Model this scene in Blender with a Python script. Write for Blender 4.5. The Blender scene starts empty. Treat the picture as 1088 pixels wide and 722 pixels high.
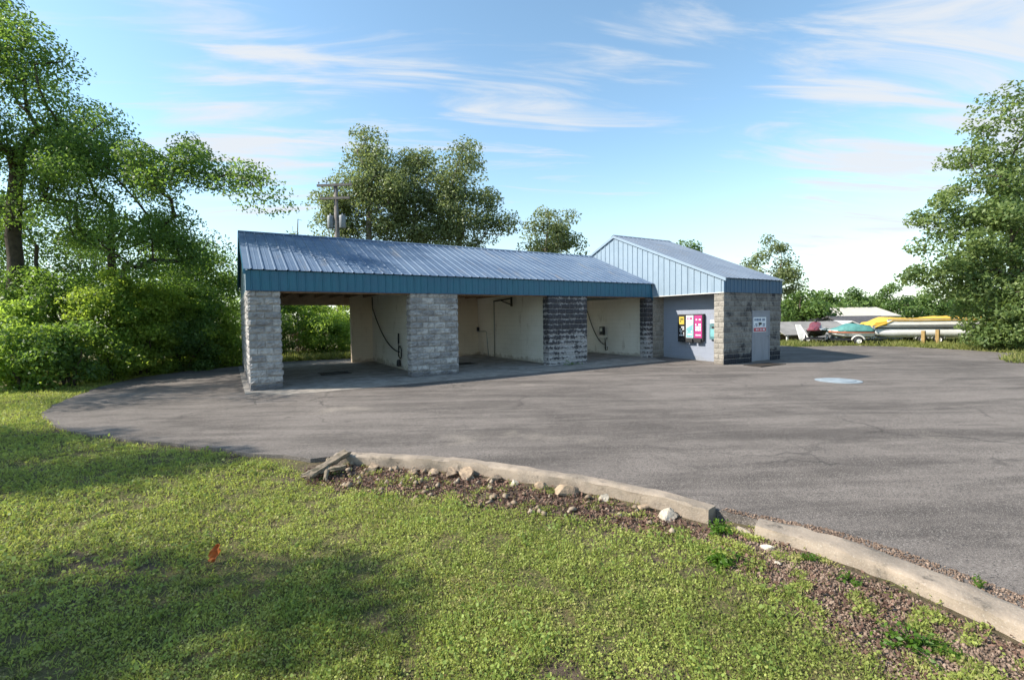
import bpy, bmesh, math, random
import numpy as np
from mathutils import Vector, Matrix, Euler

# ------------------------------------------------------------------ camera, sky, sun, exposure
SC = bpy.context.scene
COL = SC.collection
F_PX, PITCH, ROLL, YAW = 508.933, -2.459, -0.776, 59.286
CAM = np.array([-0.501, -14.886, 1.885])
_y, _p, _r = math.radians(YAW), math.radians(PITCH), math.radians(ROLL)
_fw = np.array([math.cos(_y), math.sin(_y), 0]); _rt = np.array([math.sin(_y), -math.cos(_y), 0]); _up = np.array([0, 0, 1.])
_f2 = _fw * math.cos(_p) + _up * math.sin(_p); _u2 = _up * math.cos(_p) - _fw * math.sin(_p)
_r3 = _rt * math.cos(_r) + _u2 * math.sin(_r); _u3 = _u2 * math.cos(_r) - _rt * math.sin(_r)
cam = bpy.data.cameras.new('camera'); cam_o = bpy.data.objects.new('camera', cam); COL.objects.link(cam_o)
cam.sensor_fit = 'HORIZONTAL'; cam.sensor_width = 36; cam.lens = F_PX / 1088 * 36
cam.clip_start = 0.1; cam.clip_end = 3000
M4 = Matrix.Identity(4)
for i in range(3):
    M4[i][0] = _r3[i]; M4[i][1] = _u3[i]; M4[i][2] = -_f2[i]; M4[i][3] = CAM[i]
cam_o.matrix_world = M4
SC.camera = cam_o

SUN_V = Vector((-1, .415, .83)).normalized()        # towards the sun
sun = bpy.data.lights.new('sun', 'SUN'); sun.energy = 4.0; sun.angle = math.radians(.55); sun.color = (1, .93, .82)
sun_o = bpy.data.objects.new('sun', sun); COL.objects.link(sun_o)
sun_o.rotation_euler = SUN_V.to_track_quat('Z', 'Y').to_euler(); sun_o.location = (-20, 0, 30)

W = bpy.data.worlds.new('World'); SC.world = W; W.use_nodes = True
wt = W.node_tree
bg = wt.nodes['Background']; bg.inputs[1].default_value = .145
sky = wt.nodes.new('ShaderNodeTexSky'); sky.sky_type = 'NISHITA'; sky.sun_disc = False
sky.sun_elevation = math.asin(SUN_V.z); sky.sun_rotation = math.atan2(SUN_V.x, SUN_V.y)
sky.altitude = 200; sky.air_density = 1.0; sky.dust_density = .4; sky.ozone_density = 1.2
def WN(t, **k):
    n = wt.nodes.new(t)
    for a, b in k.items(): setattr(n, a, b)
    return n
def wl(a, b): wt.links.new(a, b)
def wmath(op, a, b=None, c=None, clamp=False):
    n = WN('ShaderNodeMath', operation=op); n.use_clamp = clamp
    for i, v in enumerate((a, b, c)):
        if v is None: continue
        if hasattr(v, 'links'): wl(v, n.inputs[i])
        else: n.inputs[i].default_value = v
    return n.outputs[0]
tc = WN('ShaderNodeTexCoord'); sep = WN('ShaderNodeSeparateXYZ'); wl(tc.outputs['Generated'], sep.inputs[0])
zc = wmath('MAXIMUM', sep.outputs[2], .03)
den = wmath('ADD', zc, .10)
comb = WN('ShaderNodeCombineXYZ'); wl(wmath('DIVIDE', sep.outputs[0], den), comb.inputs[0]); wl(wmath('DIVIDE', sep.outputs[1], den), comb.inputs[1])
mp0 = WN('ShaderNodeMapping'); wl(comb.outputs[0], mp0.inputs[0]); mp0.inputs['Rotation'].default_value = (0, 0, math.radians(24))
mp = WN('ShaderNodeMapping'); wl(mp0.outputs[0], mp.inputs[0]); mp.inputs['Scale'].default_value = (.42, 1.9, 1)
nz = WN('ShaderNodeTexNoise'); nz.inputs['Scale'].default_value = 2.3; nz.inputs['Detail'].default_value = 12; nz.inputs['Roughness'].default_value = .60; nz.inputs['Distortion'].default_value = .9
wl(mp.outputs[0], nz.inputs[0])
nz2 = WN('ShaderNodeTexNoise'); nz2.inputs['Scale'].default_value = .55; nz2.inputs['Detail'].default_value = 3; wl(comb.outputs[0], nz2.inputs[0])
def blob(v, width):                                  # a bank of cloud in one part of the sky
    d = Vector(v).normalized()
    dp = WN('ShaderNodeVectorMath', operation='DOT_PRODUCT'); wl(tc.outputs['Generated'], dp.inputs[0]); dp.inputs[1].default_value = d
    return wmath('MULTIPLY_ADD', dp.outputs['Value'], 1 / (1 - math.cos(math.radians(width))), 1 - 1 / (1 - math.cos(math.radians(width))), clamp=True)
def raydir(px, py):
    v = _f2 + _r3 * (px - 544) / F_PX - _u3 * (py - 361) / F_PX
    return v / np.linalg.norm(v)
banks = None
for (px, py, wd, amt) in ((1020, 58, 16, .50), (250, 118, 11, .21), (420, 108, 11, .16), (590, 100, 10, .13), (300, 155, 12, .18), (700, 50, 7, .12), (840, 235, 12, .12), (560, 180, 9, .08), (930, 290, 12, .12)):
    b = wmath('MULTIPLY', blob(raydir(px, py), wd), amt)
    banks = b if banks is None else wmath('ADD', banks, b)
cl = wmath('ADD', wmath('MULTIPLY_ADD', nz2.outputs[0], .30, wmath('MULTIPLY_ADD', nz.outputs[0], 1.55, -.275)), wmath('MULTIPLY', banks, .85))
cov = WN('ShaderNodeMapRange'); cov.interpolation_type = 'SMOOTHSTEP'; wl(cl, cov.inputs[0]); cov.inputs[1].default_value = .72; cov.inputs[2].default_value = 1.12; cov.inputs[3].default_value = 0; cov.inputs[4].default_value = .92
hz = WN('ShaderNodeMapRange'); hz.interpolation_type = 'SMOOTHSTEP'; wl(sep.outputs[2], hz.inputs[0]); hz.inputs[1].default_value = -.02; hz.inputs[2].default_value = .34; hz.inputs[3].default_value = .55; hz.inputs[4].default_value = 0
covm = wmath('MAXIMUM', cov.outputs[0], hz.outputs[0])
cmix = WN('ShaderNodeMix', data_type='RGBA'); wl(covm, cmix.inputs[0]); wb = WN('ShaderNodeMix', data_type='RGBA', blend_type='MULTIPLY'); wb.inputs[0].default_value = 1; wl(sky.outputs[0], wb.inputs[6]); wb.inputs[7].default_value = (.82, .90, .83, 1); wl(wb.outputs[2], cmix.inputs[6]); cmix.inputs[7].default_value = (2.55, 2.65, 2.78, 1)
wl(cmix.outputs[2], bg.inputs[0])
vs = SC.view_settings; vs.view_transform = 'Standard'; vs.look = 'None'; vs.exposure = 1.18; vs.gamma = 1; vs.use_curve_mapping = False
SC.render.engine = 'CYCLES'
SC.cycles.max_bounces = 8; SC.cycles.transparent_max_bounces = 8; SC.cycles.use_denoising = True
SC.render.use_persistent_data = False

RNG = np.random.default_rng(7); random.seed(7)

# ------------------------------------------------------------------ helpers
def gz(x, y):                                        # the paved ground: a gentle slope
    x = np.clip(x, -30, 60); y = np.clip(y, -40, 60)
    dep = (x - CAM[0]) * _fw[0] + (y - CAM[1]) * _fw[1]          # beyond the lot the land falls away
    return .008 * x + np.where(y < 0, .018 * y, .005 * y) - np.clip((dep - 29.5) * .16, 0, 1.1) * np.clip((x - 24) / 4, 0, 1)
def at(px, py, d):                                   # design aid: the world point a given number of metres deep
    v = _f2 + _r3 * (px - 544) / F_PX - _u3 * (py - 361) / F_PX
    return CAM + v * d
def tag(o, label=None, cat=None, group=None, kind=None):
    if label: o['label'] = label
    if cat: o['category'] = cat
    if group: o['group'] = group
    if kind: o['kind'] = kind
    return o
def thing(name, label, cat, loc, group=None, rz=0):
    o = bpy.data.objects.new(name, None); COL.objects.link(o); o.empty_display_size = .3
    o.location = loc; o.rotation_euler = (0, 0, rz)
    return tag(o, label, cat, group)
def link_mesh(name, me, mat, parent):
    o = bpy.data.objects.new(name, me); COL.objects.link(o)
    if parent is not None: o.parent = parent
    if mat is not None: me.materials.append(mat)
    return o
def copy_tree(o, parent=None):
    c = o.copy(); COL.objects.link(c)
    if parent is not None: c.parent = parent
    for ch in list(o.children): copy_tree(ch, c)
    return c

class MB:
    """collects shapes in world coordinates; build() makes one mesh object"""
    def __init__(s): s.v = []; s.f = []; s.t = []
    def add(s, vs, fs, tint=.5):
        b = len(s.v); s.v += [tuple(map(float, p)) for p in vs]
        for f in fs: s.f.append(tuple(i + b for i in f)); s.t.append(tint)
    def box(s, x0, x1, y0, y1, z0, z1, tint=.5):
        s.add([(x0, y0, z0), (x1, y0, z0), (x1, y1, z0), (x0, y1, z0), (x0, y0, z1), (x1, y0, z1), (x1, y1, z1), (x0, y1, z1)],
              [(0, 3, 2, 1), (4, 5, 6, 7), (0, 1, 5, 4), (1, 2, 6, 5), (2, 3, 7, 6), (3, 0, 4, 7)], tint)
    def beam(s, a, b, w, h):                         # rectangular bar from a to b
        a = Vector(a); b = Vector(b); d = (b - a).normalized()
        u = d.cross(Vector((0, 0, 1))); u = u.normalized() if u.length > 1e-3 else Vector((1, 0, 0)); n = u.cross(d).normalized()
        q = [a + u * sx * w / 2 + n * sz * h / 2 for sx, sz in ((-1, -1), (1, -1), (1, 1), (-1, 1))]
        q += [p + (b - a) for p in q]
        s.add(q, [(0, 1, 2, 3), (7, 6, 5, 4), (0, 4, 5, 1), (1, 5, 6, 2), (2, 6, 7, 3), (3, 7, 4, 0)])
    def tube(s, pts, r, n=8, caps=True):
        pts = [Vector(p) for p in pts]; R = r if hasattr(r, '__len__') else [r] * len(pts)
        vs = []; up = Vector((.13, .21, 1)).normalized()
        for i, p in enumerate(pts):
            d = (pts[min(i + 1, len(pts) - 1)] - pts[max(i - 1, 0)]).normalized()
            u = d.cross(up)
            if u.length < .15: u = d.cross(Vector((1, 0, 0)))
            u.normalize(); w = d.cross(u)
            for k in range(n):
                a = 2 * math.pi * k / n; vs.append(p + (u * math.cos(a) + w * math.sin(a)) * R[i])
        fs = []
        for i in range(len(pts) - 1):
            for k in range(n):
                fs.append((i * n + k, i * n + (k + 1) % n, (i + 1) * n + (k + 1) % n, (i + 1) * n + k))
        if caps: fs += [tuple(range(n))[::-1], tuple(range((len(pts) - 1) * n, len(pts) * n))]
        s.add(vs, fs)
    def lathe(s, c, prof, n=20):                     # prof: (radius, z) about a vertical axis at c
        vs = []
        for r, z in prof:
            for k in range(n):
                a = 2 * math.pi * k / n; vs.append((c[0] + r * math.cos(a), c[1] + r * math.sin(a), c[2] + z))
        fs = []
        for i in range(len(prof) - 1):
            for k in range(n): fs.append((i * n + k, i * n + (k + 1) % n, (i + 1) * n + (k + 1) % n, (i + 1) * n + k))
        fs += [tuple(range(n))[::-1], tuple(range((len(prof) - 1) * n, len(prof) * n))]
        s.add(vs, fs)
    def prism(s, poly, vec):                         # poly: 3-D outline swept along vec
        n = len(poly); q = [Vector(p) for p in poly]; q += [p + Vector(vec) for p in q]
        s.add(q, [tuple(range(n))[::-1], tuple(range(n, 2 * n))] + [(i, (i + 1) % n, n + (i + 1) % n, n + i) for i in range(n)])
    def ribs(s, o, u, L, v, H, nrm, pitch=.3, rh=.025, rw=.06, major=None):
        """profiled sheet metal: length L along u, height H along v, ribs standing out along nrm"""
        o, u, v, nrm = Vector(o), Vector(u).normalized(), Vector(v).normalized(), Vector(nrm).normalized()
        prof = [(0, 0)]; x = pitch / 2
        while x + rw < L:
            prof += [(x, 0), (x + rw * .25, rh), (x + rw * .75, rh), (x + rw, 0)]
            if pitch > .2:
                m = x + rw + (pitch - rw) / 2
                if m + .03 < L: prof += [(m - .02, 0), (m, rh * .25), (m + .02, 0)]
            x += pitch
        prof.append((L, 0))
        vs = []
        for a, h in prof: vs.append(o + u * a + nrm * h); vs.append(o + u * a + nrm * h + v * H)
        s.add(vs, [(2 * i, 2 * i + 2, 2 * i + 3, 2 * i + 1) for i in range(len(prof) - 1)])
    def blocks(s, o, u, L, nrm, z0, ncourse, ch=.2, bl=.4, rough=.02, rnd=None, joint=.007, off=0):
        """a face of rough split-face blocks, each a small relief patch of its own"""
        rnd = rnd or random; o, u, nrm = Vector(o), Vector(u).normalized(), Vector(nrm).normalized()
        for c in range(ncourse):
            x = -bl / 2 if (c + off) % 2 else 0.
            while x < L - .01:
                a, b = max(0, x), min(L, x + bl); x += bl
                if b - a < .03: continue
                nu, nv = max(2, int((b - a) / .05)), 4
                zb, zt = z0 + c * ch + joint, z0 + (c + 1) * ch - joint
                a2, b2 = a + joint * (a > 0), b - joint * (b < L)
                base = rnd.uniform(-.3, .5); vs = []
                for j in range(nv + 1):
                    for i in range(nu + 1):
                        e = i in (0, nu) or j in (0, nv)
                        h = .012 + (0 if e else rough * (.6 + base + rnd.uniform(-.5, .6)))
                        if e and (j in (0, nv)): h = .004
                        p = o + u * (a2 + (b2 - a2) * i / nu) + nrm * h
                        vs.append((p.x, p.y, zb + (zt - zb) * j / nv))
                fs = [(j * (nu + 1) + i, j * (nu + 1) + i + 1, (j + 1) * (nu + 1) + i + 1, (j + 1) * (nu + 1) + i) for j in range(nv) for i in range(nu)]
                s.add(vs, fs, rnd.random())
    def build(s, name, mat, parent=None, smooth=False, local=False):
        me = bpy.data.meshes.new(name)
        vs = s.v
        if parent is not None and not local:
            off = Vector((0, 0, 0)); p = parent
            while p is not None: off += p.location; p = p.parent
            vs = [(a - off.x, b - off.y, c - off.z) for a, b, c in vs]
        me.from_pydata(vs, [], s.f); me.update()
        at_ = me.attributes.new('tint', 'FLOAT', 'FACE'); at_.data.foreach_set('value', s.t)
        if smooth:
            me.polygons.foreach_set('use_smooth', [True] * len(me.polygons))
        return link_mesh(name, me, mat, parent)

def add_bevel(o, w, seg=2):
    m = o.modifiers.new('bevel', 'BEVEL'); m.width = w; m.segments = seg; m.limit_method = 'ANGLE'; return o

# ------------------------------------------------------------------ materials
class NT:
    def __init__(s, name):
        s.m = bpy.data.materials.new(name); s.m.use_nodes = True; s.t = s.m.node_tree
        s.b = s.t.nodes['Principled BSDF']; s.out = s.t.nodes['Material Output']
        s.tc = s.t.nodes.new('ShaderNodeTexCoord')
    def n(s, t, **k):
        q = s.t.nodes.new(t)
        for a, b in k.items(): setattr(q, a, b)
        return q
    def l(s, a, b): s.t.links.new(a, b)
    def vec(s, scale=(1, 1, 1), rot=(0, 0, 0), coord='Object'):
        q0 = s.n('ShaderNodeMapping'); s.l(s.tc.outputs[coord], q0.inputs[0]); q0.inputs['Rotation'].default_value = rot
        q = s.n('ShaderNodeMapping'); s.l(q0.outputs[0], q.inputs[0])
        q.inputs['Scale'].default_value = scale if hasattr(scale, '__len__') else (scale,) * 3
        return q.outputs[0]
    def noise(s, scale, detail=5, rough=.55, vec=None, dist=0):
        q = s.n('ShaderNodeTexNoise'); q.inputs['Scale'].default_value = scale; q.inputs['Detail'].default_value = detail
        q.inputs['Roughness'].default_value = rough; q.inputs['Distortion'].default_value = dist
        s.l(vec if vec is not None else s.tc.outputs['Object'], q.inputs[0]); return q.outputs[0]
    def rng(s, v, a, b, c=0., d=1., smooth=True):
        q = s.n('ShaderNodeMapRange'); q.interpolation_type = 'SMOOTHSTEP' if smooth else 'LINEAR'
        s.l(v, q.inputs[0])
        for i, x in enumerate((a, b, c, d)): q.inputs[i + 1].default_value = x
        return q.outputs[0]
    def mix(s, f, a, b):
        q = s.n('ShaderNodeMix', data_type='RGBA')
        for i, x in ((0, f), (6, a), (7, b)):
            if hasattr(x, 'links'): s.l(x, q.inputs[i])
            elif i == 0: q.inputs[0].default_value = x
            else: q.inputs[i].default_value = (*x, 1)
        return q.outputs[2]
    def math(s, op, a, b=None, clamp=False):
        q = s.n('ShaderNodeMath', operation=op); q.use_clamp = clamp
        for i, v in enumerate((a, b)):
            if v is None: continue
            if hasattr(v, 'links'): s.l(v, q.inputs[i])
            else: q.inputs[i].default_value = v
        return q.outputs[0]
    def attr(s, name='tint'):
        q = s.n('ShaderNodeAttribute'); q.attribute_name = name; return q.outputs['Fac']
    def sepz(s, coord='Object', ax=2):
        q = s.n('ShaderNodeSeparateXYZ'); s.l(s.tc.outputs[coord], q.inputs[0]); return q.outputs[ax]
    def bump(s, h, strength=.4, dist=.02):
        q = s.n('ShaderNodeBump'); q.inputs['Strength'].default_value = strength; q.inputs['Distance'].default_value = dist
        s.l(h, q.inputs['Height']); s.l(q.outputs[0], s.b.inputs['Normal'])
    def done(s, col=None, rough=.8, metal=0., spec=.4):
        if col is not None:
            if hasattr(col, 'links'): s.l(col, s.b.inputs['Base Color'])
            else: s.b.inputs['Base Color'].default_value = (*col, 1)
        if hasattr(rough, 'links'): s.l(rough, s.b.inputs['Roughness'])
        else: s.b.inputs['Roughness'].default_value = rough
        s.b.inputs['Metallic'].default_value = metal; s.b.inputs['Specular IOR Level'].default_value = spec
        return s.m

def m_basic(name, c1, c2=None, scale=4, rough=.7, metal=0., bump=.1, bs=60, spec=.4):
    t = NT(name); c2 = c2 or tuple(x * .78 for x in c1)
    col = t.mix(t.rng(t.noise(scale, 7, .62), .35, .68), c1, c2)
    if bump: t.bump(t.noise(bs, 4), bump, .01)
    return t.done(col, rough, metal, spec)

def m_asphalt():
    t = NT('asphalt')
    rot = (0, 0, math.radians(27))
    big = t.noise(.16, 5, .6, dist=.6)
    streak = t.noise(1.0, 6, .62, t.vec((.22, 1.25, 1), rot), dist=.8)
    streak2 = t.noise(1.0, 5, .6, t.vec((.7, 4.5, 1), rot), dist=.6)
    mott = t.noise(2.2, 6, .65)
    fine = t.noise(95, 3, .7)
    fac = t.math('ADD', t.math('MULTIPLY', streak, .52), t.math('ADD', t.math('MULTIPLY', streak2, .22), t.math('ADD', t.math('MULTIPLY', big, .38), t.math('MULTIPLY', mott, .16))))
    base = t.mix(t.rng(fac, .50, .78), (.073, .063, .057), (.188, .163, .146))
    base = t.mix(t.rng(t.noise(.35, 4, .6, t.vec(1, (0, 0, 1))), .62, .78), base, (.26, .225, .19))
    # pale and dark worn aggregate
    base = t.mix(t.math('MULTIPLY', t.rng(fine, .53, .64), .8), base, (.36, .325, .29))
    base = t.mix(t.math('MULTIPLY', t.rng(t.noise(24, 4, .7), .50, .64), .38), base, (.055, .05, .05))
    base = t.mix(t.math('MULTIPLY', t.rng(t.noise(55, 2, .6), .43, .30), .9), base, (.03, .03, .032))
    # cracks
    vo = t.n('ShaderNodeTexVoronoi', feature='DISTANCE_TO_EDGE'); vo.inputs['Scale'].default_value = .27
    wv = t.n('ShaderNodeVectorMath', operation='MULTIPLY_ADD')
    nn = t.n('ShaderNodeTexNoise'); nn.inputs['Scale'].default_value = 1.1; nn.inputs['Detail'].default_value = 6; t.l(t.tc.outputs['Object'], nn.inputs[0])
    t.l(nn.outputs['Color'], wv.inputs[0]); wv.inputs[1].default_value = (1.5, 1.5, 0); t.l(t.tc.outputs['Object'], wv.inputs[2]); t.l(wv.outputs[0], vo.inputs['Vector'])
    crack = t.math('MULTIPLY', t.rng(vo.outputs['Distance'], .010, .003), t.rng(t.noise(.22, 3), .50, .62))
    base = t.mix(t.math('MULTIPLY', crack, .55), base, (.045, .042, .04))
    base = t.mix(t.math('MULTIPLY', t.rng(t.noise(1.25, 3, .5, t.vec((1, 1, 1), (0, 0, .7))), .69, .76), .45), base, (.045, .04, .038))
    base = t.mix(t.math('MULTIPLY', t.rng(t.noise(1.0, 7, .7, t.vec((.5, 6.5, 1), (0, 0, math.radians(48)))), .62, .74), .30), base, (.34, .30, .265))
    t.bump(t.math('ADD', t.math('MULTIPLY', fine, .8), t.math('MULTIPLY', t.noise(30, 4), .5)), .55, .008)
    return t.done(base, .93, 0, .12)
def m_concrete(name, a=(.36, .33, .29), b=(.22, .20, .18), dark=(.09, .085, .08), damt=.6):
    t = NT(name)
    col = t.mix(t.rng(t.noise(2.2, 8, .65), .35, .66), a, b)
    col = t.mix(t.math('MULTIPLY', t.rng(t.noise(5.5, 7, .68), .55, .70), damt), col, dark)
    col = t.mix(t.math('MULTIPLY', t.rng(t.noise(70, 3, .7), .55, .68), .4), col, (.46, .42, .37))
    t.bump(t.math('ADD', t.noise(45, 5, .65), t.math('MULTIPLY', t.noise(7, 5), .8)), .5, .015)
    return t.done(col, .9, 0, .3)
def m_block(name, a, b, stain=(.05, .05, .055), lo=.55, hi=.75, amt=.6, base_amt=0., zs=1., streak=(1, 1, 1)):
    t = NT(name)
    col = t.mix(t.attr(), a, b)
    col = t.mix(t.math('MULTIPLY', t.rng(t.noise(9, 6, .6), .40, .64), .5), col, tuple(x * .6 for x in b))
    col = t.mix(t.math('MULTIPLY', t.rng(t.noise(2.0, 8, .68, t.vec(streak)), lo, hi), amt), col, stain)
    if base_amt:
        zz = t.math('ADD', t.sepz(), t.math('MULTIPLY', t.noise(2.6, 6, .6), -.9 * zs))
        col = t.mix(t.math('MULTIPLY', t.rng(zz, .02 * zs, -.20 * zs), base_amt), col, stain)
    t.bump(t.noise(55, 5, .65), .5, .012)
    return t.done(col, .93, 0, .25)
def m_flaking(name):
    t = NT(name)
    zz = t.math('FRACT', t.math('MULTIPLY', t.math('ADD', t.sepz(), -.07), 5.0))
    tri = t.math('ABSOLUTE', t.math('ADD', zz, -.5))                        # .5 at the bed joints, 0 at mid course
    n1 = t.noise(9, 7, .72, t.vec((1, 1, 1.6))); n2 = t.noise(1.7, 4, .6)
    low = t.rng(t.sepz(), 1.9, .5, 0, .14)
    v = t.math('ADD', t.math('MULTIPLY', tri, .30), t.math('ADD', t.math('MULTIPLY', n1, .75), t.math('ADD', t.math('MULTIPLY', n2, .50), low)))
    col = t.mix(t.rng(v, .74, .84), (.050, .048, .053), (.40, .385, .38))
    col = t.mix(t.math('MULTIPLY', t.rng(t.noise(22, 4, .7), .45, .6), .4), col, (.10, .095, .11))
    t.bump(t.noise(55, 5, .65), .5, .012)
    return t.done(col, .93, 0, .25)
def m_paint(name, c, c2, rough=.45, metal=.0, streak=True):
    t = NT(name)
    col = t.mix(t.rng(t.noise(1.6, 6, .6), .35, .7), c, c2)
    if streak:
        col = t.mix(t.math('MULTIPLY', t.rng(t.noise(3.5, 5, .6, t.vec((1, 1, .12))), .52, .72), .4), col, tuple(x * .72 for x in c2))
    t.bump(t.noise(2.5, 2), .08, .02)
    return t.done(col, rough, metal, .5)
def m_roof(name, a, b, metal=.25, rough=.42):
    t = NT(name)
    col = t.mix(t.rng(t.noise(.55, 6, .62), .36, .66), a, b)
    col = t.mix(t.math('MULTIPLY', t.rng(t.noise(2.2, 6, .65, t.vec((1, .25, .25))), .54, .72), .5), col, (.20, .19, .18))
    col = t.mix(t.math('MULTIPLY', t.rng(t.noise(5, 7, .72, t.vec((2.2, .35, .35))), .60, .72), .45), col, (.16, .10, .065))
    t.bump(t.noise(1.8, 3), .16, .03)
    return t.done(col, t.rng(t.noise(3, 5), .3, .7, rough - .08, rough + .18), metal, .3)
def m_wall_paint(name, c, c2, dirt=(.2, .17, .13), ax='x'):
    """painted block wall: courses show faintly through the paint"""
    t = NT(name)
    br = t.n('ShaderNodeTexBrick'); rot = {'x': (math.radians(90), 0, math.radians(90)), 'y': (math.radians(90), 0, 0)}[ax]
    sx = t.n('ShaderNodeSeparateXYZ'); t.l(t.tc.outputs['Object'], sx.inputs[0])
    cm = t.n('ShaderNodeCombineXYZ'); t.l(sx.outputs[1 if ax == 'x' else 0], cm.inputs[0]); t.l(sx.outputs[2], cm.inputs[1])
    t.l(cm.outputs[0], br.inputs['Vector'])
    br.inputs['Scale'].default_value = 1; br.inputs['Brick Width'].default_value = .4; br.inputs['Row Height'].default_value = .2; br.inputs['Mortar Size'].default_value = .008; br.inputs['Mortar Smooth'].default_value = .6
    br.offset = .5
    col = t.mix(t.rng(t.noise(1.3, 6, .6), .35, .7), c, c2)
    col = t.mix(t.math('MULTIPLY', t.rng(t.noise(2.2, 7, .68, t.vec((1, 1, .35))), .56, .74), .55), col, dirt)
    zz = t.math('ADD', t.sepz(), t.math('MULTIPLY', t.noise(3, 6), -.8))
    col = t.mix(t.math('MULTIPLY', t.rng(zz, -.08, -.30), .6), col, dirt)
    col = t.mix(t.math('MULTIPLY', br.outputs['Fac'], .22), col, tuple(x * .55 for x in c2))
    t.bump(t.math('ADD', t.math('MULTIPLY', br.outputs['Fac'], -1.), t.math('MULTIPLY', t.noise(40, 4), .25)), .35, .012)
    return t.done(col, .7, 0, .35)
def m_leaf(name, dark, light, trans, tamt=.42, rough=.5, dry=None):
    t = NT(name)
    f = t.attr()
    q = t.n('ShaderNodeObjectInfo')
    col = t.mix(f, dark, light)
    col = t.mix(t.math('MULTIPLY', t.rng(t.noise(.8, 4, .6), .42, .66), .45), col, tuple(x * .62 for x in dark))
    if dry:
        col = t.mix(t.math('MULTIPLY', t.rng(t.math('ADD', t.math('MULTIPLY', t.noise(9, 4, .6), .62), t.math('MULTIPLY', t.noise(1.3, 4, .6), .38)), .52, .64), .75), col, dry)
    t.done(col, rough, 0, .35)
    tr = t.n('ShaderNodeBsdfTranslucent'); tcol = t.mix(f, tuple(x * .7 for x in trans), trans); t.l(tcol, tr.inputs[0])
    mx = t.n('ShaderNodeMixShader'); mx.inputs[0].default_value = tamt
    t.l(t.b.outputs[0], mx.inputs[1]); t.l(tr.outputs[0], mx.inputs[2]); t.l(mx.outputs[0], t.out.inputs[0])
    return t.m
def m_ground():
    t = NT('soil_and_turf')
    g = t.mix(t.rng(t.noise(1.5, 7, .65), .38, .66), (.085, .105, .026), (.15, .135, .055))
    g = t.mix(t.math('MULTIPLY', t.rng(t.noise(42, 6, .75), .46, .60), .75), g, (.26, .20, .11))
    g = t.mix(t.math('MULTIPLY', t.rng(t.noise(30, 6, .75, t.vec(1, (.3, 0, .5))), .52, .64), .8), g, (.045, .04, .02))
    d = t.mix(t.rng(t.noise(14, 8, .75), .38, .62), (.19, .14, .10), (.075, .055, .045))
    bare = t.rng(t.noise(.9, 6, .62), .55, .68)
    col = t.mix(bare, g, d)
    e = t.mix(t.attr('bed'), col, d)
    t.bump(t.noise(30, 8, .75), 1., .05)
    return t.done(e, .95, 0, .2)

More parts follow.
